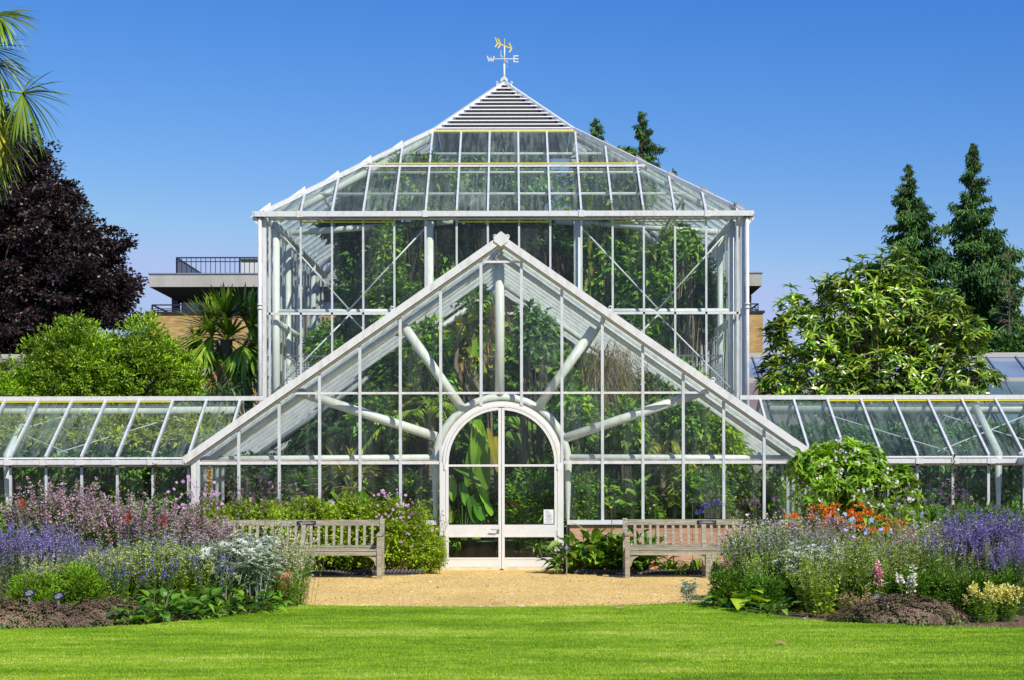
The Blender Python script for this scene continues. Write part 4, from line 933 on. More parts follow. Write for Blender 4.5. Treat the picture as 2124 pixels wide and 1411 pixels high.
def conifer(h, r, nb=70, z0=.12, dens=60, lmat='conifer', L=.55, lean=.0, gaps=.15, top=.9, rmax=99):
    fo, st = MB(), MB(); tube(st, [(0, 0, 0), (lean * .5, 0, h * .5), (lean, 0, h)], [r * .09, r * .055, .03], 8)
    for k in range(nb):
        f = z0 + (1 - z0) * (k / nb) ** .9; z = h * f;  R = r * (1 - f) ** top * U(.55, 1.2) + .04; R = min(R, rmax * U(.6, 1.1)); Lk = L * (.35 + .65 * min(1, R / (.4 * r)))
        if U(0, 1) < gaps: R *= .55
        a = U(0, 2 * math.pi); d = np.array([math.cos(a), math.sin(a), 0]); b = np.array([lean * f, 0, z])
        tip = b + d * R + [0, 0, R * U(-.15, .25)]; mid = b + d * R * .5 + [0, 0, -R * .12]; C = bez([b], [mid], [tip], 8)
        tubes(st, C, np.linspace(.05 * (1 - f) + .012, .01, 8)[None], 4)
        n = int(dens * (.12 + R / r)); s = U(.12, 1, n) ** .8; P = (1 - s)[:, None] ** 2 * b + 2 * (s * (1 - s))[:, None] * mid + s[:, None] ** 2 * tip
        sw = np.cross(d, [0, 0, 1.]); off = (U(-1, 1, n) * R * .32 * (1 - .5 * s))[:, None] * sw; P = P + off + rng.normal(size=P.shape) * .03 * R
        m = 5; P = np.repeat(P, m, 0) + rng.normal(size=(n * m, 3)) * Lk * .2
        dd = d * .5 + rv(n * m) * .55 + [0, 0, -.65]; nr = rv(n * m) * .6 + [0, -.3, .6]; inst(fo, T_LEAF2, P, dd, nr, Lk * U(.5, 1.1, n * m) * .62, Lk * .17)
    return [('trunk', st, BARK), ('crown', fo, LM[lmat])]
def E(px, py, rx, ry, D, dz=None, base=(0, 0, 0)):
    """ellipsoid seen at a pixel place, in coordinates relative to a base point"""
    k = D / F; p = W(px, py, D) - np.array(base); return (p[0], p[1], p[2], rx * k, dz if dz else (rx + ry) / 2 * k, ry * k)
# ================================================================ benches, pots, labels, edging
def bench_parts(t):
    o = lambda name, *bars: [None, [bar(mb_, *b) for b in bars], mb_.build(name, WOOD, t)] if False else None
    W2 = 1.235; R = .035
    def B(name, bars, mat=WOOD):
        m = MB(); [bar(m, *b) for b in bars]; return m.build(name, mat, t)
    yr, yf = .27, -.29
    for x in (-W2 + .035, 0, W2 - .035):
        B('leg', [((x, yr, 0), (x, yr, .42), .07, .07, (0, 1, 0)), ((x, yr, .42), (x, yr + .09, .87 if x else .80), .07, .055, (0, 1, 0))])
        B('leg', [((x, yf, 0), (x, yf, .63 if x else .36), .07, .07, (0, 1, 0))])
        B('seat_rail', [((x, yf + .036, .33), (x, yr - .036, .33), .04, .09)])
        if x: B('armrest', [((x, yf - .05, .65), (x, yr + .03, .66), .075, .035)])
    B('front_rail', [((-W2 + .073, yf - .0, .375), (W2 - .073, yf, .375), .035, .065)])
    for i in range(5): B('seat_slat', [((-W2 + .04, yf + .02 + i * .115, .425), (W2 - .04, yf + .02 + i * .115, .42), .095, .022)])
    B('lower_back_rail', [((-W2 + .07, yr + .015, .455), (W2 - .07, yr + .015, .455), .035, .035)])
    B('top_rail', [((-W2 + .07, yr + .083, .815), (W2 - .07, yr + .083, .815), .035, .085)])
    n = 19
    for i in range(n):
        x = -W2 + .07 + (2 * W2 - .14) * (i + 1) / (n + 1)
        B('back_slat', [((x, yr + .015, .474), (x, yr + .077, .773), .040 if i != 9 else .06, .016, (0, 1, 0))])
    for x, s in ((-W2 + .07, 1), (-.035, -1), (.035, 1), (W2 - .07, -1)):      # curved brackets
        m = MB(); q = [(x, .323), (x + s * .13, .323)] + [(x + s * (.13 - .10 * math.sin(a)), .323 - .13 + .12 * math.cos(a) - .0) for a in np.linspace(.25, 1.5, 6)] + [(x, .16)]
        nq = len(q); m.add([(a, yf - .012, z) for a, z in q] + [(a, yf + .012, z) for a, z in q], [list(range(nq))]); m.F.append((np.array([list(range(2 * nq - 1, nq - 1, -1))]), 0)); m.F.append((np.array([[i, i + nq, (i + 1) % nq + nq, (i + 1) % nq] for i in range(nq)]), 0)); m.build('bracket', WOOD, t)
    m = MB(); box(m, -.10, .19, yr + .053, yr + .058, .79, .84); pl = m.build('plaque', NAVY, t)
    m = MB()
    for z, a, b in ((.828, -.02, .11), (.814, -.07, .16), (.802, -.05, .14)):
        x = a
        while x < b: l = U(.008, .02); bar(m, (x, yr + .052, z), (x + l, yr + .052, z), .001, .006, (0, 0, 1)); x += l + .006
    m.build('plaque_lettering', PALE, pl)
b1 = thing('park_bench', 'weathered wooden bench half hidden by flowers left of the arched door', 'bench', (-3.01, 25.88, 0), 'benches facing the lawn')
bench_parts(b1)
b2 = dup(b1, (3.09, 25.88, 0), 0, 1, 'weathered wooden bench with brick wall behind it, right of the arched door')
b1.rotation_euler[2] = .006; b2.rotation_euler[2] = -.01
def pot(x, y, label, r=.15, h=.42):
    t = thing('flower_pot', label, 'flower pot', (x, y, 0), 'terracotta pots')
    m = MB(); lathe(m, [(.01, 0), (r * .72, 0), (r * .95, h * .78), (r * .95, h * .8)]); m.build('body', TERRA, t, True)
    m = MB(); lathe(m, [(r * .95, h * .79), (r * 1.1, h * .8), (r * 1.12, h), (r * .98, h), (r * .94, h * .86)]); m.build('rim', TERRA, t, True)
    m = MB(); lathe(m, [(.0, h * .9), (r * .96, h * .9)]); m.build('compost', SOIL, t)
pot(WX(582, 20.2), 20.2, 'terracotta pot behind foliage at the corner of the left border', .115, .42)
pot(WX(1588, 21.3), 21.3, 'terracotta pot behind catmint at the corner of the right border', .17, .36)
def plantlabel(px, D, h, rz, tilt, label, g='dark plant labels on stakes'):
    t = thing('plant_label', label, 'plant label', (WX(px, D), D, 0), g, rz)
    m = MB(); bar(m, (0, .01, -.05), (0, .012, h), .022, .006, (0, 1, 0)); m.build('stake', GREYMETAL, t)
    m = MB(); dz = .035; m.add([(-.058, -.004, h - dz), (.058, -.004, h - dz + tilt), (.058, .03, h + dz + tilt), (-.058, .03, h + dz), (-.058, .004, h - dz - .002), (.058, .004, h - dz + tilt - .002), (.058, .038, h + dz + tilt - .002), (-.058, .038, h + dz - .002)], [[0, 1, 2, 3], [7, 6, 5, 4], [0, 4, 5, 1], [1, 5, 6, 2], [2, 6, 7, 3], [3, 7, 4, 0]]); pl = m.build('plate', NAVY, t)
    m = MB()
    for k, (a, b) in enumerate(((-.02, .03), (-.04, .04), (-.035, .02))):
        z = h + .018 - k * .018 + tilt / 2; y = -.004 + (z - h + dz - tilt / 2) / (2 * dz) * .034 - .003; bar(m, (a, y, z), (b, y, z + tilt * .4), .001, .006, (0, 0, 1))
    m.build('plate_lettering', PALE, pl)
plantlabel(60, 18.0, .33, .1, 0, 'dark plant label on a stake in the left border, the one nearer the picture edge')
plantlabel(120, 17.7, .315, -.12, .006, 'dark plant label on a stake in the left border beside the sedum mound')
plantlabel(1818, 18.2, .25, .1, .014, 'small dark plant label behind the purple brown sedum mound in the right border')
plantlabel(1176, 26.35, .42, .7, 0, 'thin plant stake among the arum leaves right of the arched door', None)
def rope_obj(x0, y0, x1, y1, label):
    m = MB(); n = int(abs(x1 - x0) / .055); t_ = np.linspace(0, 1, n); P = np.stack([x0 + (x1 - x0) * t_, y0 + (y1 - y0) * t_ + .012 * np.sin(t_ * 30), np.full(n, .04)], 1)
    T = (np.array([[math.cos(a) * math.sin(p), math.cos(p), math.sin(a) * math.sin(p)] for p in np.linspace(.15, math.pi - .15, 6) for a in np.arange(8) * math.pi / 4]) * .5, np.array([[i * 8 + j, i * 8 + (j + 1) % 8, (i + 1) * 8 + (j + 1) % 8, (i + 1) * 8 + j] for i in range(5) for j in range(8)]))
    inst(m, T, P, np.tile([[.6, 0, .75]], (n, 1)), np.tile([[0, 1., 0]], (n, 1)), .105, .055, 0, .055)
    setp(m.build('rope_edging', ROPE, None, True), label, 'edging', 'rope twist bed edgings')
rope_obj(-4.6, 26.28, -1.2, 26.62, 'dark rope twist edging along the gravel behind the left bench')
rope_obj(1.16, 26.6, 4.6, 26.28, 'dark rope twist edging along the gravel behind the right bench')

# ================================================================ buildings behind
K = thing('office_building', 'yellow brick building with flat concrete roof behind the glasshouse', 'building')
DB = 95.; bx0, bx1 = WX(306, DB), WX(1583, DB)
def kb(name, x0, x1, y0, y1, z0, z1, mat, par=None): m = MB(); box(m, x0, x1, y0, y1, z0, z1); return m.build(name, mat, par or K)
zt = WZ(650, DB); zs0, zs1 = WZ(594, DB), WZ(568, DB)
kb('wall', bx0, bx1, DB, DB + 14, -.5, zt, YBRICK)
kb('coping', bx0 - .1, bx1 + .1, DB - .1, DB + 14, zt, zt + .12, DKMETAL)
m = MB(); sx0, sx1 = WX(310, DB), WX(1581, DB)
v = [(sx0, DB, zs0), (sx1, DB, zs0), (sx1, DB + 14, zs0), (sx0, DB + 14, zs0), (sx0, DB, zs1), (sx1, DB, zs1), (sx1, DB + 14, zs1), (sx0, DB + 14, zs1)]
m.add(v, [[4, 7, 6, 5], [0, 1, 5, 4], [1, 2, 6, 5], [2, 3, 7, 6], [3, 0, 4, 7]])
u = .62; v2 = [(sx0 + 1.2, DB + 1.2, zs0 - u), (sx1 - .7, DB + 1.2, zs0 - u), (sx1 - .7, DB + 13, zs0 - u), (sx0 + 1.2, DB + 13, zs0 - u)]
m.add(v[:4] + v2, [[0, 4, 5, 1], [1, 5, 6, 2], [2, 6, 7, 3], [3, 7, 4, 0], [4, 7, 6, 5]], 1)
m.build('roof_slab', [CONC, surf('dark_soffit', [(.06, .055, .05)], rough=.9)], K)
kb('roof_edge', sx0 - .05, sx1 + .05, DB - .05, DB + 14, zs1, zs1 + .07, GREYMETAL)
WGL = surf('office_glass', [(.10, .14, .19), (.28, .36, .45)], .25, .12, spec=1.)
kb('column', WX(347, DB), WX(360, DB), DB + 1.3, DB + 2, zt, zs0 - .4, surf('dark_column', [(.07, .05, .07)], rough=.6))
kb('column', WX(1550, DB), WX(1566, DB), DB + 1.3, DB + 2, zt, zs0 - .4, bpy.data.materials['dark_column'])
for k, xx in enumerate(np.arange(WX(362, DB), WX(1548, DB) - 3, 3.4)):
    f = kb('window', xx + .03, xx + 3.3, DB + 1.9, DB + 2.05, zt + .1, zs0 - .6, surf('window_frame', [(.35, .4, .42)], rough=.5) if k == 0 else bpy.data.materials['window_frame'])
    kb('pane', xx + .12, xx + 3.2, DB + 1.86, DB + 1.895, zt + .2, zt + 1.05, WGL, f); kb('pane', xx + .12, xx + 3.2, DB + 1.86, DB + 1.895, zt + 1.12, zs0 - .68, WGL, f)
def railing(x0, x1, y, z0, h, step, side=None, horiz=False):
    m = MB(); bar(m, (x0, y, z0 + h), (x1, y, z0 + h), .07, .07); bar(m, (x0, y, z0 + .12), (x1, y, z0 + .12), .05, .05)
    if horiz: bar(m, (x0, y, z0 + h * .5), (x1, y, z0 + h * .5), .04, .04)
    else: bar(m, (x0, y, z0 + h - .22), (x1, y, z0 + h - .22), .05, .05)
    n = max(2, int((x1 - x0) / step))
    for k in range(n + 1):
        x = x0 + (x1 - x0) * k / n; bar(m, (x, y, z0), (x, y, z0 + h), .035 if k % 13 else .09, .035, (0, 1, 0))
    if side:
        for xs_ in side:
            bar(m, (xs_, y, z0 + h), (xs_, y + 8, z0 + h), .07, .07); bar(m, (xs_, y, z0 + .12), (xs_, y + 8, z0 + .12), .05, .05)
            for k in range(int(8 / step)): bar(m, (xs_, y + k * step, z0), (xs_, y + k * step, z0 + h), .035, .035, (0, 1, 0))
    m.build('railing', DKMETAL, K)
railing(WX(357, DB), WX(1500, DB), DB + 1.4, zs1 + .07, 1.02, .27, (WX(357, DB),))
railing(WX(314, DB), WX(450, DB), DB + .3, zt + .1, .42, 1.6, (WX(314, DB),), True); railing(WX(1500, DB), WX(1575, DB), DB + .3, zt + .1, .42, 1.2, (WX(1575, DB),), True)
kb('roof_hut', WX(502, DB + 3), WX(640, DB + 3), DB + 3, DB + 8, zs1, zs1 + 1.12, surf('hut_white', [(.62, .62, .6)], rough=.7)); kb('hut_roof', WX(500, DB + 3), WX(642, DB + 3), DB + 2.9, DB + 8.1, zs1 + 1.12, zs1 + 1.22, surf('hut_green', [(.04, .08, .03)], rough=.8))
LG = thing('greenhouse', 'low dark roofed glasshouse range beyond the shrubs at the back', 'greenhouse')
DG = 50.; zr = WZ(742, DG); ROOFB = surf('blinds_roof', [(.17, .13, .12), (.24, .20, .18)], .6, .6); GL2 = glassmat('back_glass', .2, tint=(.55, .65, .75))  # roof takes the grey-brown colour of its blinds
for (xa, xb) in ((WX(-200, DG), WX(520, DG)), (WX(1500, DG), WX(2500, DG))):
    right = xa > 0
    m = MB(); m.add([(xa, DG, zr), (xb, DG, zr), (xb, DG - 1.6, zr - .72), (xa, DG - 1.6, zr - .72)], [[0, 3, 2, 1]]); m.build('upper_roof', WGL if right else ROOFB, LG)
    m = MB(); m.add([(xa, DG - 1.9, zr - .85), (xb, DG - 1.9, zr - .85), (xb, DG - 6, zr - 3.0), (xa, DG - 6, zr - 3.0)], [[0, 3, 2, 1]]); m.build('lower_roof', ROOFB if not right else ROOFB, LG)
    if right: m = MB(); xq = WX(1990, DG); m.add([(xq, DG - 1.95, zr - .82), (xb, DG - 1.95, zr - .82), (xb, DG - 6.02, zr - 2.97), (xq, DG - 6.02, zr - 2.97)], [[0, 3, 2, 1]]); m.build('lower_glazing', surf('bluish_glass', [(.08, .13, .12), (.18, .25, .26)], .5, .15), LG)
    m = MB(); bar(m, (xa, DG, zr + .05), (xb, DG, zr + .05), .15, .14); bar(m, (xa, DG - 1.7, zr - .78), (xb, DG - 1.7, zr - .78), .2, .16); m.build('ridge', surf('stone_rail', [(.45, .42, .38)], rough=.7) if not right else bpy.data.materials['stone_rail'], LG)
    m = MB()
    for x in np.arange(xa, xb, .85): bar(m, (x, DG, zr + .03), (x, DG - 1.6, zr - .69), .035, .05); bar(m, (x, DG - 1.9, zr - .8), (x, DG - 6, zr - 2.94), .035, .05)
    m.build('glazing_bar', GREYMETAL, LG); m = MB(); box(m, xa, xb, DG - 5.9, DG - .1, -.1, zr - 3.0); m.build('wall', YBRICK, LG)

# ================================================================ trees and shrubs behind
def basept(px, D): return (WX(px, D), D, 0)
# copper beech
b = basept(-40, 55); fo, st = MB(), MB()
EL = [E(-60, 420, 190, 200, 55, 4, b), E(20, 560, 200, 170, 55, 4, b), E(140, 590, 120, 100, 54, 3, b), E(210, 590, 75, 62, 54, 2, b), E(30, 425, 80, 80, 55, 3, b), E(90, 480, 90, 85, 54, 3, b), E(235, 655, 58, 32, 54, 1.5, b), E(200, 510, 62, 45, 54, 2, b), E(120, 420, 48, 50, 54, 2, b), E(0, 300, 95, 75, 55, 3, b), E(-20, 690, 170, 80, 54, 4, b), E(150, 500, 60, 45, 54, 2, b), E(-150, 560, 190, 240, 55, 5, b), E(255, 610, 38, 38, 54, 1, b)]
c = leafcloud(fo, EL, 2100, 90, .42, .12, .085, 0, .05, .45, T_LEAF2, flat=.45)
limbs(st, (0, 0, 2.0), c[rng.choice(len(c), 150)], .16, 8, 5); tube(st, [(0, 0, 0), (0, 0, 2.2)], [.5, .34], 12)
spawn('copper_beech', 'dark purple leaved beech tree at the left edge of the picture', 'tree', [('trunk', st, BARK), ('crown', fo, LM['copper'])], loc=b)
# big rounded green shrub on the left
b = basept(210, 37.5); fo, st = MB(), MB()
EL = [E(60, 830, 120, 90, 37, 1, b), E(130, 790, 90, 75, 37, 1, b), E(210, 780, 110, 85, 37.3, 1, b), E(300, 790, 90, 95, 37, 1, b), E(365, 800, 55, 80, 37, .7, b), E(300, 740, 70, 48, 37.5, .6, b), E(190, 735, 75, 48, 37.5, .6, b), E(-30, 850, 110, 75, 37, 1, b), E(395, 830, 32, 60, 36.8, .4, b), E(120, 745, 50, 30, 37.5, .5, b)]
pe, _ = crown_pts(EL, 34, .98); EL += [(x, y, z, U(.2, .55), .4, U(.25, .6)) for x, y, z in pe if z > 1.5]
c = leafcloud(fo, EL, 2300, 34, .16, .10, .034, 0, .7, .62, T_LEAF4, var=.4)
p, o = crown_pts(EL, 260, 1.0); q = np.repeat(p, 14, 0); hh = np.tile(np.linspace(0, .26, 14), 260); q = q + o.repeat(14, 0) * .02 + np.stack([0 * hh, 0 * hh, hh], 1) * U(.3, 1, 260).repeat(14)[:, None]; inst(fo, T_LEAF4, q, rv(len(q)) + [0, 0, .6], rv(len(q)) + [0, 0, .4], .085, .03)
limbs(st, (0, 0, 0), c[rng.choice(len(c), 60)], .05)
spawn('evergreen_shrub', 'large rounded bright green shrub behind the left glasshouse wing', 'shrub', [('branches', st, BARK), ('foliage', fo, LM['shrub'])], loc=b)
# fan palm and yucca beside the tall house
b = basept(470, 38.4); fo, st, tr, de = MB(), MB(), MB(), MB(); H0 = WZ(705, 38.4); top = np.array([0, 0, H0])
for px, py, R, e in ((470, 640, .80, 1.45), (520, 645, .85, 1.2), (415, 665, .75, .6), (400, 720, .7, .0), (450, 735, .7, -.6), (520, 720, .75, -.3), (545, 660, .8, .9), (500, 760, .7, -.8), (430, 690, .75, .3), (480, 690, .7, .9), (540, 710, .7, .1), (380, 700, .55, .1), (465, 770, .6, -1.1), (530, 780, .6, -1.0), (440, 650, .7, 1.1)):
    c = W(px, py, 38.4 + U(-.5, .3)) - np.array(b); c = top + (c - top) * .72; d = nz(c - top + rv(1)[0] * .1); fan(fo, c, d + [0, -.1, 0], np.array([0, -1., .25]) if e > 0 else np.array([0, -1., .9]), R * 1.12, 44, .12 if e > .4 else .5, .075, 3.9, mb_st=st, base=top)
for k in range(14):
    a = U(0, 6.3); d = np.array([math.cos(a) * .4, math.sin(a) * .4 - .1, -1]); fan(de if k % 3 else fo, top + d * .5, d, (math.cos(a), math.sin(a), .3), .7, 18, .3, .045, 1.5)
tube(tr, [(0, 0, 0), (0, 0, H0)], [.16, .14], 10)
spawn('fan_palm', 'fan palm with pleated leaves beside the tall glasshouse', 'palm tree', [('trunk', tr, BARK), ('stalks', st, LM['palm']), ('fronds', fo, LM['palm']), ('dead_fronds', de, LM['deadleaf'])], loc=b)
for px, D, s, lab in ((450, 36.6, 1.0, 'bluish green sword leaved plant under the fan palm, next to the rounded shrub'), (515, 36.8, 1.05, 'bluish green sword leaved plant under the fan palm, next to the tall glasshouse')):
    b = basept(px, D); m = MB(); n = 230; z = U(1.6, 3.3, n); P = np.stack([rng.normal(size=n) * .22, rng.normal(size=n) * .2, z], 1); d = rv(n); d[:, 2] = np.abs(d[:, 2]) + .3; blades(m, P, d, U(.5, .95, n), .045, .55, 6); t_ = MB(); tube(t_, [(0, 0, 0), (0, 0, 3.2)], [.12, .08], 8)
    spawn('yucca', lab, 'shrub', [('trunk', t_, BARK), ('leaves', m, LM['yucca'])], loc=b, sc=s, group='sword leaved plants under the fan palm')
# foreground palm whose crown leans into the top left corner
DP = 25.; b = basept(-75, DP); fo, st, tr, ye, de = MB(), MB(), MB(), MB(), MB(); top = W(-75, 190, DP) - np.array(b)
for px, py, tx, ty, R, up, spr in ((48, 192, 120, 222, .74, (-.15, -.95, .45), 3.3), (-8, 30, 60, 40, .66, (0, -.6, .8), 2.6), (-25, 100, 50, 150, .70, (0, -.9, .4), 2.8), (-12, 262, 50, 320, .66, (.2, -.9, .4), 3.2), (-50, 180, 0, 240, .7, (0, -.8, .5), 3.2), (-60, 330, -20, 420, .6, (0, -1, .2), 2.4), (-10, 130, 55, 215, .68, (.1, -.9, .4), 3.0), (12, 232, 45, 330, .66, (.1, -.95, .3), 2.6), (-20, 300, 20, 380, .6, (.1, -.9, .3), 2.8)):
    c = W(px, py, DP + U(-.4, .4)) - np.array(b); d = W(tx, ty, DP) - W(px, py, DP)
    fan(ye if py == 262 else fo, c, d, up, R, 44, .38, .042, spr, mb_st=st, base=top)
for k in range(16):
    a = k * 2.4; e = U(-.5, 1.2); d = np.array([-abs(math.cos(a)) * math.cos(e) - .1, math.sin(a) * math.cos(e), math.sin(e)]); fan(fo, top + [-.25, 0, 0] + d * .75, d, (0, 0, 1), .62, 44, .4, .042, 3.0, mb_st=st, base=top)
tube(tr, [(-.1, 0, 0), (0, 0, top[2] * .5), (0, 0, top[2])], [.16, .13, .14], 10)
spawn('windmill_palm', 'palm with drooping fan leaves in the top left corner', 'palm tree', [('trunk', tr, BARK), ('stalks', st, LM['palm']), ('fronds', fo, LM['palm']), ('yellowing_fronds', ye, LM['palmyel'])], loc=b)
# large leaved evergreen shrub on the right
b = basept(1830, 38.2)
EL = [E(1700, 800, 120, 70, 38, 1.2, b), E(1830, 790, 140, 90, 38, 1.3, b), E(1950, 800, 105, 60, 38, 1.1, b), E(1680, 700, 75, 62, 38, .9, b), E(1760, 660, 95, 65, 38, .9, b), E(1850, 660, 100, 95, 38.3, 1, b), E(1930, 710, 80, 70, 38, .9, b), E(1855, 565, 48, 42, 38.4, .5, b), E(1800, 590, 60, 40, 38.4, .5, b), E(2020, 780, 60, 45, 38, .6, b), E(1620, 790, 55, 45, 38, .6, b), E(1960, 640, 45, 35, 38, .5, b), E(1650, 650, 45, 35, 38, .4, b), E(1625, 700, 40, 40, 38, .5, b), E(2010, 700, 40, 40, 38, .5, b), E(1740, 610, 50, 35, 38, .5, b)]
sh = np.array([W(px, py, 38.) - np.array(b) for px, py in ((1762, 548), (1622, 640), (1866, 530), (2010, 650), (1598, 745), (1700, 612), (1660, 625), (2060, 790), (1790, 540), (1725, 580), (1830, 528), (1925, 590), (1975, 615), (1640, 600), (2035, 690), (1690, 590), (1742, 598), (1580, 800), (1900, 560), (2040, 740))])
spawn('broadleaf_shrub', 'big shrub with whorls of long glossy leaves behind the right wing', 'shrub', whorltree(EL, 1500, (0, 0, .2), .245, .066, 8, 'magno', .07, shell=.55, shoots=sh), loc=b)
# conifers
def con(px, py, D, r, lab, **k):
    h = WZ(py, D); spawn('conifer_tree', lab, 'tree', conifer(h, r, **k), loc=basept(px, D), group=None)
con(2018, 300, 70, 5.0, 'tallest pointed conifer, right of the broadleaf shrub', nb=260, dens=120, top=1.0)
con(1884, 343, 70, 5.2, 'pointed conifer rising behind the broadleaf shrub', nb=240, dens=120, top=1.0, lean=.0)
con(2085, 510, 66, 2.6, 'sparse thin conifer beside the tallest one', nb=110, dens=60, gaps=.35)
con(1332, 232, 72, 8.5, 'irregular conifer tip showing right above the tall glasshouse roof', nb=210, dens=150, gaps=.55, top=1.0, rmax=2.3)
con(1238, 246, 74, 7.0, 'small conifer tip touching the louvred roof edge', nb=200, dens=130, gaps=.4, top=1.0, rmax=1.3)
con(2150, 640, 64, 2.6, 'dark conifer cut by the right edge of the picture', nb=90, dens=50, gaps=.1)
con(1397, 350, 72, 4.2, 'lowest conifer tip above the tall glasshouse roof', nb=80, dens=50, gaps=.3, top=1.0)
st = MB(); b = basept(2090, 63); tube(st, [(0, 0, 0), (.05, 0, 6), (.1, 0, WZ(510, 63))], [.07, .045, .01], 6)
n = 90; z = U(3.5, 9.6, n); a = U(0, 6.3, n); L = U(.5, 1.5, n) * (1.1 - z / 12); P0 = np.stack([z * .01, 0 * z, z], 1); P2 = P0 + np.stack([np.cos(a) * L, np.sin(a) * L, L * U(-.2, .3, n)], 1); tubes(st, bez(P0, (P0 + P2) / 2 + [0, 0, .1], P2, 4), .014, 3)
spawn('bare_tree', 'leafless thin tree between the conifers at the right edge', 'tree', [('trunk', st, BARK)], loc=b)
for px, py, rx, D, lab in ((2110, 760, 60, 60, 'low dark hedge shrub under the conifer at the right edge'), (1950, 720, 80, 60, 'dull green shrub at the foot of the tall conifers')):
    b = basept(px, D); spawn('background_shrub', lab, 'shrub', bush([E(px, py, rx, 60, D, 1.5, b), E(px, py + 120, rx, 100, D, 1.5, b)], 260, 40, .3, .2, .12, 'dark'), loc=b)
# ================================================================ plants inside the glass
def indoor(name, lab, cat, parts, px, D, rz=0, sc=1, group=None): return spawn(name, lab, cat, parts, px, D, rz=rz, sc=sc, group=group)
def vine(px, py, rx, ry, D, lab, mat='trop', nc=220, per=26, rc=.22, L=.13, Wd=.06, dz=.5, T=T_LEAF4, name='climbing_vine', cat='plant', up=-.35, shell=.2, ells=None):
    b = basept(px, D); EL = [E(px, py, rx, ry, D, dz, b)] + [E(*e, b) if len(e) == 6 else e for e in (ells or [])]
    fo, st = MB(), MB(); c = leafcloud(fo, EL, nc, per, rc, L, Wd, 0, up, shell, T, zmin=.05)
    limbs(st, (0, 0, 0), c[rng.choice(len(c), 14)], .03, 7, 4, spread=.2)
    return indoor(name, lab, cat, [('stems', st, BARK), ('foliage', fo, LM[mat])], px, D)
# gabled house
vine(720, 900, 120, 130, 33.5, 'dark creeper filling the left bays of the gabled house', 'dark', nc=420, L=.2, Wd=.09)
vine(520, 1010, 110, 70, 31.5, 'dark low foliage behind the left corner panes of the gabled house', 'dark', nc=200)
vine(850, 800, 90, 120, 32.5, 'tangled green creeper left of the centre strut', 'trop', nc=420, L=.2, Wd=.1)
vine(960, 720, 70, 120, 33, 'vine with hanging leaves under the left side of the ridge', 'tropyel', nc=200, L=.24, Wd=.11, T=T_OV, per=14)
vine(1110, 770, 75, 70, 32, 'heart leaved vine under the right side of the ridge', 'trop', nc=260, L=.16, Wd=.15, T=T_OV, per=16)
vine(1190, 880, 90, 150, 33, 'bright leafy creeper right of the arch', 'trop', nc=420)
vine(1300, 880, 120, 130, 33.6, 'dark green creeper in the right bays of the gabled house', 'dark', nc=420)
vine(1460, 920, 85, 90, 31.2, 'yellow green pendulous vine in the right corner of the gabled house', 'lime', nc=340, L=.13, Wd=.05)
vine(1390, 800, 60, 40, 31.5, 'small green climber below the right rake', 'trop', nc=120)
vine(1200, 1060, 110, 60, 30.6, 'leafy undergrowth right of the arched door', 'trop', nc=320)
vine(1400, 1060, 110, 60, 31.0, 'dark undergrowth behind the right bench', 'dark', nc=300)
vine(1560, 1040, 90, 60, 31.0, 'dark drooping foliage behind the right corner panes', 'trop', nc=160)
vine(780, 1060, 110, 50, 31, 'dark undergrowth left of the arched door', 'dark', nc=260)
vine(1090, 1010, 60, 100, 30.6, 'dense green foliage behind the right door leaf', 'trop', nc=380, L=.12, Wd=.03)
vine(970, 1060, 55, 60, 30.4, 'low green foliage behind the left door leaf', 'trop', nc=240)
vine(1045, 900, 260, 200, 35.2, 'deep mass of dark leaves at the back of the gabled house', 'dark', nc=1100, per=30, rc=.35, L=.2, Wd=.11, dz=.6)
vine(850, 830, 60, 60, 30.5, 'yellow flowering hanging plant left of the arch', 'tropyel', nc=70, L=.05, Wd=.03)
b = basept(1262, 30.2); m = MB(); n = 1400; P = rng.normal(size=(n, 3)) * [.22, .2, .25] + (W(1262, 775, 30.2) - np.array(b)); blades(m, P, rv(n) * .7 + [0, 0, .1], .45, .012, 1.2, 5)
s_ = MB(); tube(s_, [(0, 0, 0), (.1, .1, 1.5), (0, 0, 3.2)], .04, 6)
indoor('hanging_grass_plant', 'brownish mop of fine hanging leaves below the right rake', 'plant', [('stem', s_, BARK), ('leaves', m, LM['straw'])], 1262, 30.2)
# palms and bananas behind the glass
indoor('feather_palm', 'palm with ringed trunk and arching yellow fronds behind the right bench', 'palm tree', featherpalm(1.9, 10, 1.0, .30, 'palmyel', 1.1, .05, (.3, 1.4)), 1372, 29.6)
indoor('feather_palm', 'slim palm with a pale trunk just left of the arched door', 'palm tree', featherpalm(2.6, 12, 1.2, .3, 'palm', .9, .07), 893, 29.3)
indoor('feather_palm', 'tall green palm inside the left bays of the gabled house', 'palm tree', featherpalm(1.3, 14, 1.5, .36, 'trop', .7, .06, (.5, 1.4)), 800, 31.2)
indoor('feather_palm', 'fine leaved palm behind the left middle panes', 'palm tree', featherpalm(2.2, 12, 1.1, .28, 'trophaze', .8, .05, (.1, 1.3)), 690, 31.0)
indoor('fan_palm', 'yellowish palm with narrow upright leaves behind the third left bay', 'palm tree', fanpalm(1.2, 12, .62, .5, 'palmyel', (-.2, 1.4), 0, 22, .04), 728, 29.2)
indoor('feather_palm', 'green palm with broad arching fronds right of the strut', 'palm tree', featherpalm(1.0, 12, 1.7, .38, 'trop', .6, .06, (.6, 1.4)), 1350, 31.4)
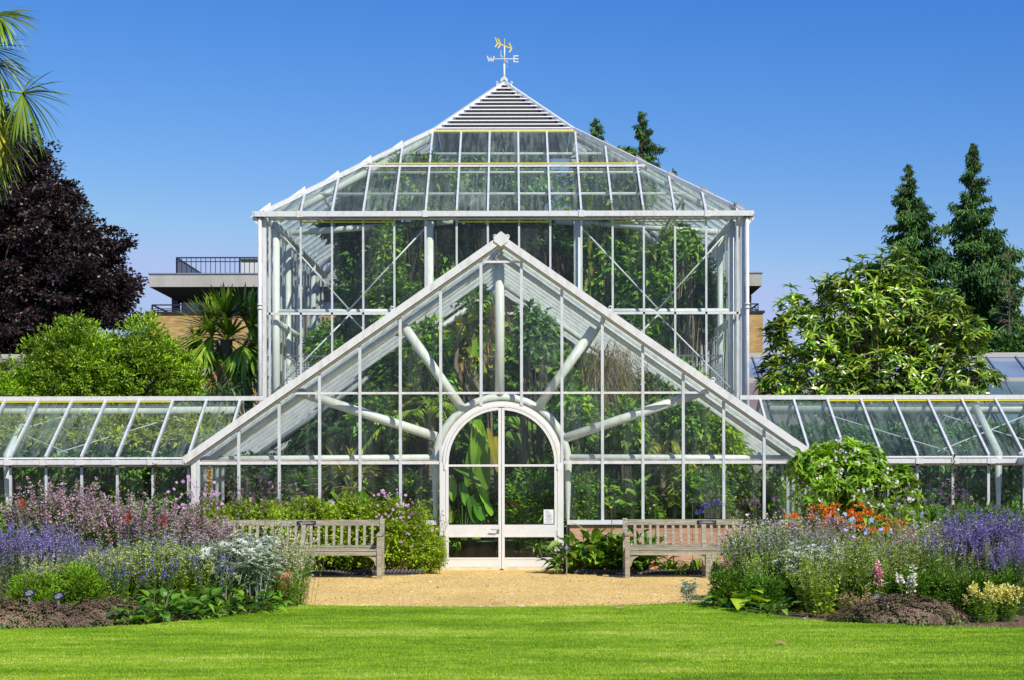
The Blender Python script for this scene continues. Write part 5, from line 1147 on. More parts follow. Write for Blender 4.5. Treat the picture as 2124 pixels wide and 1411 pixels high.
# banana seen through the door
b = basept(985, 29.4); fo, ye, st = MB(), MB(), MB()
def bl(mb, px, py, tx, ty, Wd, droop=0.1, D=29.4, fold=.15): p = W(px, py, D) - np.array(b); q = W(tx, ty, D) - np.array(b); d = q - p; L = np.linalg.norm(d); d2 = d + [0, 0, droop * L]; bigleaf(mb, p, d2, np.linalg.norm(d2), Wd, droop * L / np.linalg.norm(d2), fold=fold)
bl(fo, 990, 870, 1003, 1035, .34); bl(fo, 1000, 880, 968, 1010, .26); bl(fo, 1050, 900, 1145, 985, .42, .3, 29.9); bl(fo, 1030, 870, 1130, 905, .36, .2, 30.2); bl(fo, 935, 965, 1000, 1015, .22, .35, 29.0)
bl(fo, 1010, 940, 930, 900, .3, .3, 30); bl(fo, 985, 740, 1010, 690, .3, .1, 30.5); bl(fo, 1060, 1010, 1100, 1075, .3, .1, 30.2)
bl(ye, 1012, 888, 1040, 1000, .13, .1, 29.2); bl(ye, 926, 1040, 932, 1075, .10, .1, 28.9); bl(ye, 1050, 1038, 1085, 1062, .14, .2, 29.1); bl(ye, 1028, 905, 1042, 960, .12, .1, 29.25)
tube(st, [(0, .3, 0), (.02, .3, 1.4), (.1, .2, 2.9)], [.09, .07, .04], 8)
indoor('banana_plant', 'banana plant with large hanging leaves behind the arched door', 'plant', [('stem', st, LM['fresh']), ('leaves', fo, LM['banana']), ('yellow_leaves', ye, LM['bananayel'])], 985, 29.4)
b = basept(960, 28.9); fo, st = MB(), MB()
for px, py, tx, ty, w_ in ((935, 985, 940, 1040, .16), (955, 1000, 968, 1050, .17), (975, 1030, 985, 1085, .18), (995, 1010, 1010, 1050, .15), (985, 1045, 1000, 1080, .2), (940, 1060, 935, 1085, .12), (1005, 1040, 1020, 1070, .14)):
    bl(fo, px, py, tx, ty, w_, .15, 28.9, .3); P1 = W(px, py, 28.9) - np.array(b); tubes(st, bez([(0, 0, 0)], [(P1[0] * .3, 0, P1[2])], [P1], 5), .01, 4)
indoor('arrowhead_plant', 'plant with dark arrow shaped leaves behind the left door leaf', 'plant', [('stalks', st, STEM), ('leaves', fo, LM['trop'])], 960, 28.9)
for px, D, L, lab in ((1115, 28.9, .55, 'spidery green tuft behind the right door leaf, low'), (1130, 29.3, .6, 'spidery green tuft behind the right door leaf, high'), (950, 30, .6, 'strappy green tuft behind the left door leaf')):
    t_ = indoor('strap_leaf_plant', lab, 'plant', straps(90, L, .025, .8, .08, 'trop', .8), px, D, group='tufts behind the door'); t_.location[2] = .75 if 'high' in lab else .25
    if 'high' in lab:
        m = MB(); tube(m, [(0, 0, -.75), (0, 0, .05)], .02, 6); m.build('stem', PALEBARK, t_)
    else:
        m = MB(); tube(m, [(0, 0, -.25), (0, 0, .05)], .03, 6); m.build('stem', PALEBARK, t_)
def inpot(px, D, lab, r=.2, h=.42):
    t_ = thing('plant_pot', lab, 'plant pot', (WX(px, D), D, .012), 'dark pots inside the door'); m = MB(); lathe(m, [(.01, 0), (r * .75, 0), (r, h), (r * 1.06, h), (r * 1.06, h + .03), (r * .95, h + .03)], n=20); m.build('body', surf('black_pot', [(.03, .032, .03)], rough=.5), t_, True)
    m = MB(); lathe(m, [(0, h - .02), (r * .97, h - .02)], n=20); m.build('compost', SOIL, t_)
inpot(1052, 28.6, 'narrow dark pot just inside the right door leaf', .13, .42); inpot(995, 28.8, 'wide dark pot just inside the left door leaf', .3, .40)
for px, D, lab in ((1505, 28.15, 'red leaved plant behind the glass over the right bench, left clump'), (1535, 28.15, 'red leaved plant behind the glass over the right bench, right clump')):
    indoor('red_leaf_plant', lab, 'plant', [(n_, m_, LM['redleaf'] if n_ == 'leaves' else s2) for n_, m_, s2 in rosette(26, .14, .10, 'glossy', .3, .95, up=.2)], px, D)
for px, py, D, mat, lab in ((455, 1060, 28.6, 'grey', 'pale grey leaved plant in the left corner of the gabled house'), (690, 1010, 29, 'trop', 'broad leaved pot plant behind the second left bay'), (1330, 1050, 29.5, 'fresh', 'large heart leaved plant behind the end of the right bench')):
    h = WZ(py, D); indoor('broadleaf_plant', lab, 'plant', rosette(22, .30, .22, mat, .5, h, petr=.008), px, D)
# twisted bare trunks
for k, (pts, D, lab) in enumerate((([(990, 1100), (985, 850), (945, 760), (950, 700), (985, 620)], 31.5, 'crooked brown trunk left of the centre strut'), ([(1020, 1100), (1015, 850), (985, 790), (1010, 740), (1075, 742), (1130, 775)], 31.8, 'arching bare branch crossing under the ridge'), ([(1190, 1090), (1200, 1020), (1185, 960)], 29, 'thin grey stems right of the arched door'))):
    b = basept(pts[0][0], D); m = MB(); P = np.array([W(x, y, D) - np.array(b) for x, y in pts]); P[0, 2] = 0; tube(m, P, np.linspace(.07 if k < 2 else .02, .02, len(P)), 7)
    if k == 2:
        for j in range(14): x = U(-.35, .5); tube(m, [(x, U(-.2, .3), 0), (x + U(-.1, .1), 0, .8), (x + U(-.3, .3), 0, U(1.2, 1.7))], .012, 5)
    fo = MB(); leafcloud(fo, [(P[-1][0], P[-1][1], P[-1][2], .3, .3, .2)], 26, 16, .12, .12, .05)
    indoor('tropical_tree', lab, 'tree', [('trunk', m, PALEBARK), ('crown', fo, LM['trop'])], pts[0][0], D)
# dead hanging leaves
for px, py, D, lab in ((1035, 640, 30.2, 'brown withered leaves hanging by the centre strut, left side'), (1010, 700, 30.6, 'brown withered leaf cluster hanging left of the centre strut'), (960, 760, 30.8, 'brown withered leaf cluster hanging over the crooked trunk'), (1075, 660, 30.0, 'yellow hanging leaf right of the centre strut')):
    b = basept(px, D); p = W(px, py, D) - np.array(b); n = 40; m = MB(); P = p + rng.normal(size=(n, 3)) * [.07, .07, .14]; blades(m, P, rv(n) * .4 + [0, 0, -1], .22, .035, .3, 4); s_ = MB(); tube(s_, [(0, .2, 0), (.05, .1, p[2] * .6), p], .018, 5)
    indoor('withered_creeper', lab, 'plant', [('stem', s_, BARK), ('leaves', m, LM['deadleaf'] if 'brown' in lab else LM['bananayel'])], px, D)

# tall house
vine(900, 560, 90, 110, 41, 'dense climber behind the left centre panes of the tall house', 'trop', nc=520, L=.2, Wd=.09)
vine(1060, 520, 120, 75, 41.5, 'hazy grey green climbers behind the centre panes of the tall house', 'trophaze', nc=480, L=.2, Wd=.08)
vine(770, 540, 75, 110, 39.5, 'dark climber with five fingered leaves left in the tall house', 'dark', nc=420, L=.16, Wd=.08, ells=[(755, 640, 50, 50, 38.8, .5), (730, 470, 60, 30, 40, .5)])
vine(820, 620, 45, 60, 37.6, 'bright creeper against the left panes of the tall house', 'trop', nc=150, L=.13, Wd=.06, ells=[(800, 520, 25, 60, 37.6, .3)])
vine(1180, 560, 80, 110, 42, 'dark climbers right of centre in the tall house', 'dark', nc=500, L=.18, Wd=.08)
vine(1270, 580, 70, 130, 39.5, 'large leaved creeper right in the tall house', 'trop', nc=420, L=.2, Wd=.1)
vine(1370, 620, 100, 70, 38.8, 'leafy mass above the right transom of the tall house', 'trop', nc=480, L=.17, Wd=.08, ells=[(1330, 700, 80, 50, 38.6, .5)])
vine(1470, 620, 45, 85, 39, 'fine leaved dark tree by the right corner of the tall house', 'dark', nc=340, L=.07, Wd=.035, up=0)
vine(1360, 700, 90, 60, 39.5, 'dark foliage below the right transom of the tall house', 'dark', nc=260)
vine(700, 720, 60, 50, 39, 'low shrub behind the left lower panes of the tall house', 'trop', nc=200)
vine(1045, 690, 330, 130, 44, 'deep mass of shaded leaves at the back of the tall house', 'dark', nc=1300, per=30, rc=.4, L=.24, Wd=.12, dz=.6, ells=[(1045, 560, 230, 90, 44, .5)])
vine(850, 390, 105, 55, 38.6, 'tree top pressed under the left roof panes', 'trop', nc=480, L=.2, Wd=.08, up=0)
vine(760, 400, 50, 35, 39.5, 'reddish green tree top under the lower left roof panes', 'trophaze', nc=120, L=.18, Wd=.07, up=0)
vine(1020, 385, 130, 60, 40, 'grey green leaves below the centre roof panes', 'trophaze', nc=560, L=.26, Wd=.07)
vine(1270, 385, 85, 60, 39.2, 'hazy foliage under the right roof panes', 'trop', nc=380, L=.2, Wd=.08, up=0)
indoor('feather_palm', 'palm crown filling the upper right roof panes', 'palm tree', featherpalm(WZ(395, 41.5), 18, 1.6, .42, 'trophaze', .45, .1, (-.2, 1.0)), 1225, 41.5)
indoor('feather_palm', 'palm crown under the upper centre roof panes', 'palm tree', featherpalm(WZ(400, 42.5), 14, 1.4, .4, 'trophaze', .6, .1, (-.2, 1.2)), 985, 42.5)
b = basept(1420, 38.6)
EL = [E(1415, 510, 42, 36, 38.6, .4, b), E(1375, 540, 40, 18, 38.6, .3, b), E(1440, 560, 30, 22, 38.6, .3, b)]
indoor('umbrella_tree', 'umbrella tree with drooping leaf fingers near the right corner of the tall house', 'tree', whorltree(EL, 90, (0, 0, 0), .30, .085, 9, 'trop', .05, up=-.2), 1420, 38.6)
b = basept(1222, 38.2); m = MB(); s_ = MB()
for z in np.linspace(4.6, 6.7, 9): bigleaf(m, (U(-.05, .05), 0, z), (U(-.3, .3), -.2, -1), .26, .07, .1)
tube(s_, [(0, 0, 0), (.05, 0, 3), (0, 0, 6.8)], .035, 6)
indoor('banana_plant', 'yellow stemmed climber hanging beside the right post of the tall house', 'plant', [('stem', s_, STEM), ('leaves', m, LM['bananayel'])], 1222, 38.2)
for px, D, mat, lab in ((1160, 40, 'deadleaf', 'withered brown climber right of centre in the tall house'), (1290, 40.5, 'deadleaf', 'withered grey leaves hanging high on the right of the tall house'), (1095, 41, 'deadleaf', 'withered hanging leaves above the front ridge')):
    b = basept(px, D); n = 90; P = np.stack([rng.normal(size=n) * .25, rng.normal(size=n) * .2, U(4.8, 6.7, n)], 1); m = MB(); blades(m, P, rv(n) * .4 + [0, 0, -1], .35, .05, .2, 4); s_ = MB(); tube(s_, [(0, 0, 0), (.1, 0, 3), (0, 0, 6.6)], .04, 6)
    indoor('withered_creeper', lab, 'plant', [('stem', s_, BARK), ('leaves', m, LM[mat])], px, D)
# small weeds growing on the tall house gutter
for k, (x, h, mat) in enumerate(((1.75, .42, 'yucca'), (1.27, .12, 'lime'), (.45, .26, 'brownseed'), (2.2, .3, 'brownseed'), (2.05, .22, 'brownseed'), (2.85, .2, 'brownseed'), (3.7, .22, 'brownseed'), (4.75, .22, 'brownseed'), (.0, .08, 'lime'), (-1.0, .06, 'lime'))):
    p = spikes(9, h, .04, .1, .5, 8, .02, .01, 'yucca' if mat == 'yucca' else mat, 'lime' if mat != 'brownseed' else 'brownseed', 6, .03, .01)
    o = spawn('gutter_weed', ['tallest grey green weed in the gutter of the tall glasshouse', 'mossy green tuft in the main gutter next to a roof bar', 'reddish weed in the main gutter right of the apex', 'reddish weed in the main gutter right of the tallest weed', 'short reddish weed in the main gutter beside the tallest weed', 'reddish weed alone in the right half of the main gutter', 'reddish weed in the main gutter towards its right end', 'brown weed in the main gutter at its right corner', 'tiny moss tuft in the main gutter below the apex', 'tiny moss tuft in the main gutter left of the apex'][k], 'weed', p, loc=(x + .05, YM - .1, ZEM + .0), group='weeds in the main gutter')

# wings
for s, tag_, mat in ((-1, 'left', 'tropyel'), (1, 'right', 'trophaze')):
    for k, (a, w_) in enumerate(((5.9, .9), (7.6, 1.0), (9.4, 1.0), (11.2, 1.0))):
        px = 1062 + (s * a - CAMX) * F / 33.0; b = basept(px, 33.0)
        up_ = MB(); lo, st = MB(), MB()
        ztop = 2.62 if s < 0 else 2.45
        c = leafcloud(up_, [(0, .2, ztop - .16, w_ * 1.15, .35, .14), (0, -.25, ztop - .42, w_ * 1.1, .3, .13)], 380 if s < 0 else 240, 18, .13, .12, .05, 0, .1, .3, T_LEAF4)
        leafcloud(lo, [(0, .1, 2.05, w_, .4, .35), (0, -.3, 1.75, w_, .4, .35), (0, .2, 1.2, w_, .5, .6)], 420, 22, .2, .13, .055, 0, 0, .2, T_LEAF4); limbs(st, (0, .2, 0), c[:12], .03)
        spawn('climbing_plant', ('yellow leaved climber' if s < 0 else 'green leaved climber') + ' under the roof of the %s wing, %s' % (tag_, ['nearest the gabled house', 'second from the gabled house', 'third from the gabled house', 'farthest from the gabled house'][k]), 'plant', [('stems', st, BARK), ('upper_foliage', up_, LM[mat]), ('lower_foliage', lo, LM['trop' if s < 0 else 'trophaze'])], loc=b, group='climbers in the %s wing' % tag_)

# shrubs growing close behind the front glass of the gabled house
kinds = {'leafy': lambda: bush([(0, 0, .7, .42, .3, .55), (.1, 0, 1.15, .3, .25, .35)], 210, 16, .16, .15, .06, 'trop', T_LEAF4, up=-.1, shell=.2),
         'fine': lambda: bush([(0, 0, .8, .4, .3, .65), (-.1, 0, 1.3, .25, .2, .3)], 260, 22, .15, .09, .03, 'trop', T_LEAF4, up=.2, shell=.2),
         'bright': lambda: bush([(0, 0, .7, .36, .3, .5), (.1, 0, 1.1, .25, .2, .3)], 120, 10, .16, .20, .10, 'fresh', T_OV, up=-.1, shell=.3)}
n_ = 0
for kd, spots in (('leafy', ((600, 29.3, 1.0, 'dark leaved shrub behind the glass over the left end of the left bench'), (850, 29.0, 1.0, 'dark leaved shrub behind the glass left of the door jamb'), (1260, 29.2, 1.0, 'leafy shrub behind the glass at the left end of the right bench'), (1420, 29.6, 1.05, 'leafy shrub behind the glass over the bench plaque on the right'))),
                  ('fine', ((660, 29.6, 1.05, 'small leaved shrub behind the glass over the left bench plaque'), (1195, 28.9, 1.05, 'small leaved shrub behind the glass right of the door jamb'), (1100, 29.6, 1.15, 'small leaved shrub behind the right door leaf'), (1480, 29.4, 1.0, 'small leaved shrub behind the red leaved plants'))),
                  ('bright', ((765, 29.2, .95, 'bright broad leaved shrub behind the glass over the right half of the left bench'), (1215, 29.6, .9, 'bright broad leaved shrub behind the stems right of the door'), (1330, 28.9, .95, 'bright broad leaved shrub behind the glass over the left half of the right bench'), (945, 30.3, 1.0, 'bright broad leaved shrub deep behind the left door leaf')))):
    parts_ = kinds[kd](); first_ = None
    for k, (px, D, sc, lab) in enumerate(spots):
        if first_ is None: first_ = spawn('tropical_shrub', lab, 'shrub', parts_, px, D, sc=sc, group='shrubs behind the front glass')
        else: dup(first_, (WX(px, D), D, 0), k * 1.7, sc, lab, 'shrubs behind the front glass')
for k, (px, py, mat, lab) in enumerate(((770, 870, 'trop', 'leafy climber hanging in the middle row of panes, third bay from the left end'), (860, 860, 'tropyel', 'yellowish climber hanging in the middle row of panes left of the arch'), (945, 900, 'trop', 'climber hanging beside the left curve of the arch'), (1195, 860, 'trop', 'leafy climber in the middle row of panes right of the arch'), (1290, 880, 'fresh', 'bright climber in the middle row of panes, second bay right of the arch'), (1420, 880, 'trop', 'leafy climber in the middle row of panes behind the curved palm'), (1110, 690, 'trophaze', 'hazy climber under the ridge, right side'), (880, 720, 'trop', 'leafy climber under the left rake beside the diagonal tube'))):
    vine(px, py, 42, 52, 29.6 + .25 * (k % 3), lab, mat, nc=90, per=16, rc=.17, L=.15, Wd=.07, dz=.3)
# ================================================================ the two flower borders
def grp(fn_parts, name, cat, spots, group=None):
    """spots: (px, D, scale, label); the first is built, the rest are copies turned about"""
    first = None
    for k, (px, D, sc, lab) in enumerate(spots):
        loc = (WX(px, D), D, 0)
        if first is None: first = spawn(name, lab, cat, fn_parts, loc=loc, sc=sc, group=group, rz=0)
        else: dup(first, loc, k * 2.1, sc, lab, group)
    return first
# ---- left border
grp(spikes(150, 1.02, .25, .5, .26, 30, .02, .018, 'lavender', 'grey', 8, .05, .006), 'lavender_plant', 'flowering plant', [
    (15, 19.4, 1., 'purple lavender cut by the left edge of the picture'), (105, 19.8, .98, 'purple lavender in the left border next to the edge clump'), (165, 20.2, .8, 'shorter purple lavender behind the plain green foliage')], 'lavender in the left border')
ag = spikes(66, 1.42, .25, .50, .30, 56, .030, .032, 'agastache', 'green', 26, .07, .03, (.1, .85), hv=.22, wh=True)
grp(ag, 'pink_hyssop', 'flowering plant', [
    (85, 21.8, 1.03, 'tallest clump of dusty pink flower spikes in the left border'), (170, 21.6, 1.02, 'dusty pink flower spikes beside the tallest clump'), (250, 21.2, .95, 'dusty pink flower spikes in front of the second wing mullion'),
    (325, 20.9, .90, 'dusty pink flower spikes around the dark seed stalk'), (395, 20.8, .85, 'dusty pink flower spikes right of the dark seed stalk'), (455, 20.7, .74, 'lower dusty pink flower spikes next to the silver thistles')], 'dusty pink spikes in the left border')
grp(bush([(0, 0, .30, .40, .3, .34), (.2, 0, .45, .2, .2, .26), (-.2, .05, .42, .18, .2, .3)], 200, 18, .10, .06, .016, 'fresh', T_LEAF2, up=.7), 'green_perennial', 'plant', [
    (75, 18.6, .72, 'plain green foliage at the far left of the border'), (170, 18.7, .85, 'plain green foliage behind the second plant label'), (265, 19.2, .75, 'plain green foliage below the pink spikes'), (535, 20.0, .5, 'green foliage round the left terracotta pot')], 'green clumps in the left border')
cm = spikes(100, .80, .22, .46, .35, 16, .020, .016, 'catmint', 'fresh', 40, .045, .018, (.05, .9))
cmy = spikes(110, .80, .22, .46, .45, 16, .022, .016, 'cream', 'lime', 40, .048, .018, (.03, .95))
grp(cmy, 'lady_mantle', 'flowering plant', [(215, 19.5, .92, 'yellow green flowered clump right of the lavender in the left border'), (300, 19.3, 1.0, 'yellow green flowered clump in the middle of the left border'), (385, 19.3, .98, 'yellow green flowered clump left of the silver thistles'), (110, 18.9, .75, 'yellow green flowered clump behind the second plant label')], 'yellow green clumps left')
cmz = spikes(80, .85, .2, .46, .5, 14, .022, .016, 'cream', 'lime', 34, .055, .014, (.03, .95), hv=.35)
grp(cmz, 'lady_mantle', 'flowering plant', [(1600, 19.8, .8, 'yellow green flowered clump at the corner of the right border'), (1690, 19.3, .8, 'yellow green flowered clump under the right sea holly'), (1770, 19.5, .98, 'yellow green flowered clump left of the pink snapdragon'), (1850, 19.7, .9, 'yellow green flowered clump behind the pink snapdragon'), (1930, 19.8, .9, 'yellow green flowered clump left of the lavender on the right')], 'yellow green clumps right')
grp(cm, 'catmint', 'flowering plant', [(290, 20.0, 1.05, 'pale flowered catmint in the middle of the left border'), (360, 19.9, 1.05, 'pale flowered catmint behind the broad leaves'), (440, 19.9, 1., 'pale flowered catmint beside the silver thistles'), (205, 19.3, .85, 'small catmint right of the lavender')], 'catmint in the left border')
grp(spikes(26, .9, .15, .35, .3, 22, .024, .02, 'cream', 'fresh', 22, .05, .012), 'toadflax', 'flowering plant', [(235, 19.2, .8, 'pale yellow flower spikes in the left border near the lavender'), (85, 18.9, .8, 'pale yellow flower spikes at the far left'), (600, 20.6, 1.12, 'pale cream flower spikes in front of the left bench'), (560, 20.9, 1.15, 'tall cream flower spikes overlapping the left bench back'), (700 - 90, 20.3, .9, 'short cream flower spikes at the border corner by the gravel')], 'cream spikes in the left border')
grp(spikes(30, .75, .12, .34, .35, 10, .022, .02, 'indigo', 'green', 16, .04, .012, smat=None), 'blue_salvia', 'flowering plant', [(330, 19.0, 1, 'deep blue flowered salvia in the middle of the left border'), (430, 19.1, 1.05, 'deep blue flowered salvia left of the silver thistles'), (250, 18.8, .9, 'deep blue flowered salvia near the plant label')], 'blue salvia in the left border')
grp(eryngium(16, .82, .12, .34), 'silver_thistle', 'flowering plant', [(470, 19.5, .98, 'silver sea holly in the left border, the clump next to the pink spikes'), (530, 19.6, 1.0, 'silver sea holly in front of the left bench'), (505, 20.1, 1.08, 'silver sea holly behind the two other clumps in the left border')], 'silver thistles in the left border')
for px, D, sc, n, lab in ((275, 17.95, .9, 26, 'low broad green leaves at the lawn edge near the sedum'), (330, 18.1, 1.15, 34, 'broad green leaves spilling over the lawn edge'), (400, 18.5, 1.05, 30, 'broad green leaves under the blue salvia'), (470, 19.0, 1.05, 30, 'broad green leaves below the silver thistles'), (535, 19.4, .95, 30, 'broad green leaves in front of the left terracotta pot')):
    spawn('broadleaf_perennial', lab, 'plant', rosette(int(n * 1.7), .14, .085, 'green', .40, .30, T_OV), px, D, sc=sc, group='broad leaved plants at the lawn edge')
for px, D, sc, lab in ((305, 17.85, .5, 'yellowing leaf clump on the lawn edge'), (445, 18.75, .5, 'small yellowing leaf clump under the thistles')):
    spawn('broadleaf_perennial', lab, 'plant', rosette(12, .22, .13, 'lime', .35, .12), px, D, sc=sc)
grp(sedum(.44, .30, .20), 'sedum_mound', 'plant', [(10, 17.75, 1.05, 'brown red sedum mound at the left edge of the picture'), (100, 17.85, .95, 'brown red sedum mound around the second plant label'), (185, 17.85, .95, 'brown red sedum mound next to the broad leaves'), (235, 18.3, .95, 'brown red sedum mound behind the others in the left border')], 'sedum in the left border')
grp(spikes(1, 1.70, .01, .02, .75, 260, .028, .03, 'brownseed', 'brownseed', 4, .03, .01, sr=.008, hv=.01, taper=.5), 'seed_stalk', 'plant', [(322, 20.0, .99, 'tall dark brown seed stalk in the left border'), (418, 20.6, .82, 'shorter brown seed stalk right of the tall one')])
spawn('foxtail_lily', 'tall apricot coloured flower spike in front of the corner post', 'flowering plant', spikes(1, 1.66, .01, .02, .27, 170, .035, .035, 'apricot', 'green', 6, .1, .02, sr=.008, hv=.01, lean=(.03, 0)), 430, 24.)
fp = bush([(0, 0, .6, .5, .35, .5)], 240, 22, .13, .07, .035, 'green', T_LEAF4, 'red', 16, .075, up=.2)
grp(fp, 'red_dahlia', 'flowering plant', [(215, 23.4, 1.02, 'red flowered bush behind the pink spikes, left one'), (305, 23.6, 1., 'red flowered bush behind the pink spikes, right one'), (40, 23.3, .98, 'red flowered bush at the far left of the border')], 'red flowered bushes')
for px, py, D, lab in ((337, 1075, 20.3, 'large bright red flower above the pink spikes'), (497, 1107, 20.0, 'red flower in front of the left bench end'), (640, 1080, 26.3, 'single red flower just above the left bench rail'), (46, 1033, 20.8, 'dark red flower near the left edge of the picture'), (265, 1065, 20.6, 'red flowers in the middle of the pink spikes')):
    h = WZ(py, D); spawn('red_flower', lab, 'flower', heads(3, h, .02, .05, .040, 16, 'red', 'ball', hv=.06), px, D, group='single red flowers')
vb = heads(9, 1.62, .15, .5, .022, 16, 'violet', 'umbel', .0032, .16, 4, branch=3)
grp(vb, 'tall_verbena', 'flowering plant', [(560, 24.5, 1.0, 'tall thin purple verbena in front of the left gable panes'), (490, 25, .93, 'thin purple verbena by the corner post'), (150, 22.5, 1.06, 'thin purple verbena above the pink spikes at the far left')], 'purple verbena left')
# ---- bed between the left bench and the gabled house
lb = lambda: bush([(0, 0, .42, .46, .32, .42), (U(-.2, .2), -.05, .75, .32, .3, .34), (-.28, 0, .6, .24, .2, U(.2, .42)), (.3, 0, .62, .22, .2, U(.2, .45)), (.1, -.1, .95, .16, .15, .22)], 300, 22, .13, .062, .034, 'lime', T_LEAF4, 'lilac', 26, .055, up=.35, fz=.45, shell=.35)
for k, (px, D, sc, lab) in enumerate(((860, 26.95, .88, 'bright green bush with lilac flowers beside the arched door'), (800, 26.9, 1.0, 'bright green bush with lilac flowers at the right end of the left bench'), (730, 27.1, 1.02, 'lilac flowered bush behind the left bench, right part'), (650, 27.1, 1.05, 'lilac flowered bush behind the middle of the left bench'), (570, 27.1, 1.0, 'lilac flowered bush behind the left bench, left part'), (490, 27.1, 1.0, 'lilac flowered bush behind the left end of the bench'), (415, 27.3, .98, 'bright green bush at the foot of the left corner post'), (890, 26.75, .55, 'small bright green bush at the gravel edge by the door'))):
    if k in (0, 1, 3, 5): src = lb()
    if k in (0, 1, 3, 5): last = spawn('anemone_bush', lab, 'flowering plant', src, px, D, sc=sc, group='lilac flowered bushes')
    else: dup(last, (WX(px, D), D, 0), k * 1.3, sc, lab, 'lilac flowered bushes')
sk = heads(30, 1.35, .3, .55, .026, 12, 'lilac', 'disc', .0028, .22, 3, branch=2)
grp(sk, 'lilac_anemone', 'flowering plant', [(800, 27.0, .96, 'loose lilac flowers on thin stalks above the right end of the left bench'), (700, 27.1, 1.03, 'loose lilac flowers on thin stalks above the left bench'), (600, 27.1, 1.04, 'loose lilac flowers on thin stalks left of the bench plaque'), (400, 27.2, 1.12, 'loose lilac flowers on thin stalks before the wing corner'), (500, 27.2, 1.12, 'loose lilac flowers on thin stalks behind the left bench end'), (885, 26.9, .85, 'loose lilac flowers leaning over the left door jamb')], 'lilac flowers on stalks')
for px, D, h, lab in ((640, 27.35, 1.2, 'upright canna leaves behind the left bench'), (735, 27.4, 1.32, 'tall upright canna leaves right of the bench plaque'), (690, 27.4, 1.15, 'lower canna leaves between the other two')):
    fo, st = MB(), MB()
    for k in range(16):
        a = U(0, 6.3); e = U(.9, 1.45); p = np.array([U(-.2, .2), U(-.1, .1), h * U(.35, .78)]); bigleaf(fo, p, (math.cos(a) * math.cos(e), math.sin(a) * math.cos(e), math.sin(e)), .36, .13, .1, fold=.4); tubes(st, bez([(p[0] * .5, p[1] * .5, 0)], [p * .5], [p], 3), .012, 4)
    spawn('canna', lab, 'plant', [('stems', st, STEM), ('leaves', fo, LM['fresh'])], px, D, group='canna leaves')
# ---- bed right of the door
for px, D, sc, lab in ((1185, 26.85, .88, 'dark green arum leaves next to the door'), (1232, 26.9, 1.08, 'tall dark green arum leaves right of the door'), (1285, 26.95, .98, 'arum leaves at the left end of the right bench'), (1330, 27.1, .9, 'arum leaves behind the right bench')):
    spawn('arum_lily', lab, 'plant', rosette(125, .26, .115, 'glossy', .46, .66, T_OV, .006, .14, .8), px, D, sc=sc, group='arum leaves')
for px, py, lab in ((1268, 1052, 'pale arum flower on a long stalk left of the right bench'), (1358, 1048, 'cream arum flower above the right bench rail'), (1550, 1068, 'white arum flower beside the red leaves')):
    h = WZ(py, 26.8); fw, st = MB(), MB(); a = np.arange(9) * 2 * math.pi / 8; V = [(0, 0, h - .05)] + [(.032 * math.cos(t), .032 * math.sin(t), h + .012 * math.cos(t - 1)) for t in a[:8]]; fw.add(V, [[0, i + 1, (i + 1) % 8 + 1] for i in range(8)]); tubes(st, bez([(0, 0, 0)], [(.02, 0, h * .5)], [(0, 0, h - .04)], 5), .006, 4)
    spawn('arum_flower', lab, 'flower', [('stalk', st, STEM), ('flower', fw, LM['apricot'] if 'white' not in lab else LM['white'])], px, 26.8)
grp(straps(70, .55, .03, .8, .1, 'fresh', 1.0), 'agapanthus_leaves', 'plant', [(1390, 26.9, .95, 'strap leaved clump seen under the middle of the right bench'), (1440, 26.95, 1.0, 'strap leaved clump right of the middle bench leg'), (1490, 26.9, .9, 'strap leaved clump under the right part of the bench'), (1410, 26.5, .6, 'small strap leaved clump close to the rope edging')], 'strap leaved clumps under the right bench')
for px, py, mat, lab in ((1436, 1047, 'grey', 'fading agapanthus head above the bench, leftmost'), (1462, 1058, 'indigo', 'blue agapanthus head over the right bench'), (1487, 1052, 'indigo', 'blue agapanthus head closest to the mullion'), (1476, 1036, 'grey', 'small agapanthus head above the blue ones'), (1452, 1072, 'indigo', 'lowest blue agapanthus head behind the bench rail')):
    h = WZ(py - 6, 26.7); spawn('agapanthus', lab, 'flowering plant', heads(1, h, .01, .02, .062, 60, mat, 'umbel', .005, .01), px, 26.7, group='agapanthus heads')
for px, D, n, sc, lab in ((905 + 250, 26.7, 24, .6, 'thin strappy weed at the right door jamb'),):
    spawn('strap_leaf_plant', lab, 'plant', straps(n, .6, .014, .9, .05, 'lime', .9), px, D, sc=sc)
# ---- right border
b = basept(1765, 25.4)
EL = [E(1700, 1010, 60, 60, 25.4, .4, b), E(1760, 1000, 75, 70, 25.4, .45, b), E(1820, 1030, 70, 62, 25.4, .4, b), E(1720, 950, 52, 30, 25.4, .3, b), E(1780, 960, 50, 35, 25.4, .3, b), E(1760, 1090, 100, 60, 25.4, .45, b), E(1865, 1040, 35, 35, 25.4, .3, b)]
pe, _ = crown_pts(EL, 26, 1.); EL += [(x, y, z, U(.1, .2), .15, U(.1, .28)) for x, y, z in pe if z > .7]
wt = whorltree(EL, 950, (0, 0, 0), .15, .048, 7, 'fresh', .02, T=T_OV, up=-.4, shell=.5)
fw = MB(); p, o = crown_pts(EL, 150, 1.); p = p[p[:, 2] > .9] + [0, -.06, .02]; q = np.repeat(p, 7, 0) + rng.normal(size=(len(p) * 7, 3)) * .03; nr = rv(len(q)) + [0, -.8, .3]; inst(fw, T_FLOWER, q, np.cross(nr, rv(len(q))), nr, .045)
spawn('white_flowered_shrub', 'leafy shrub with white flowers in front of the right wing', 'shrub', wt + [('flowers', fw, LM['white'])], loc=b)
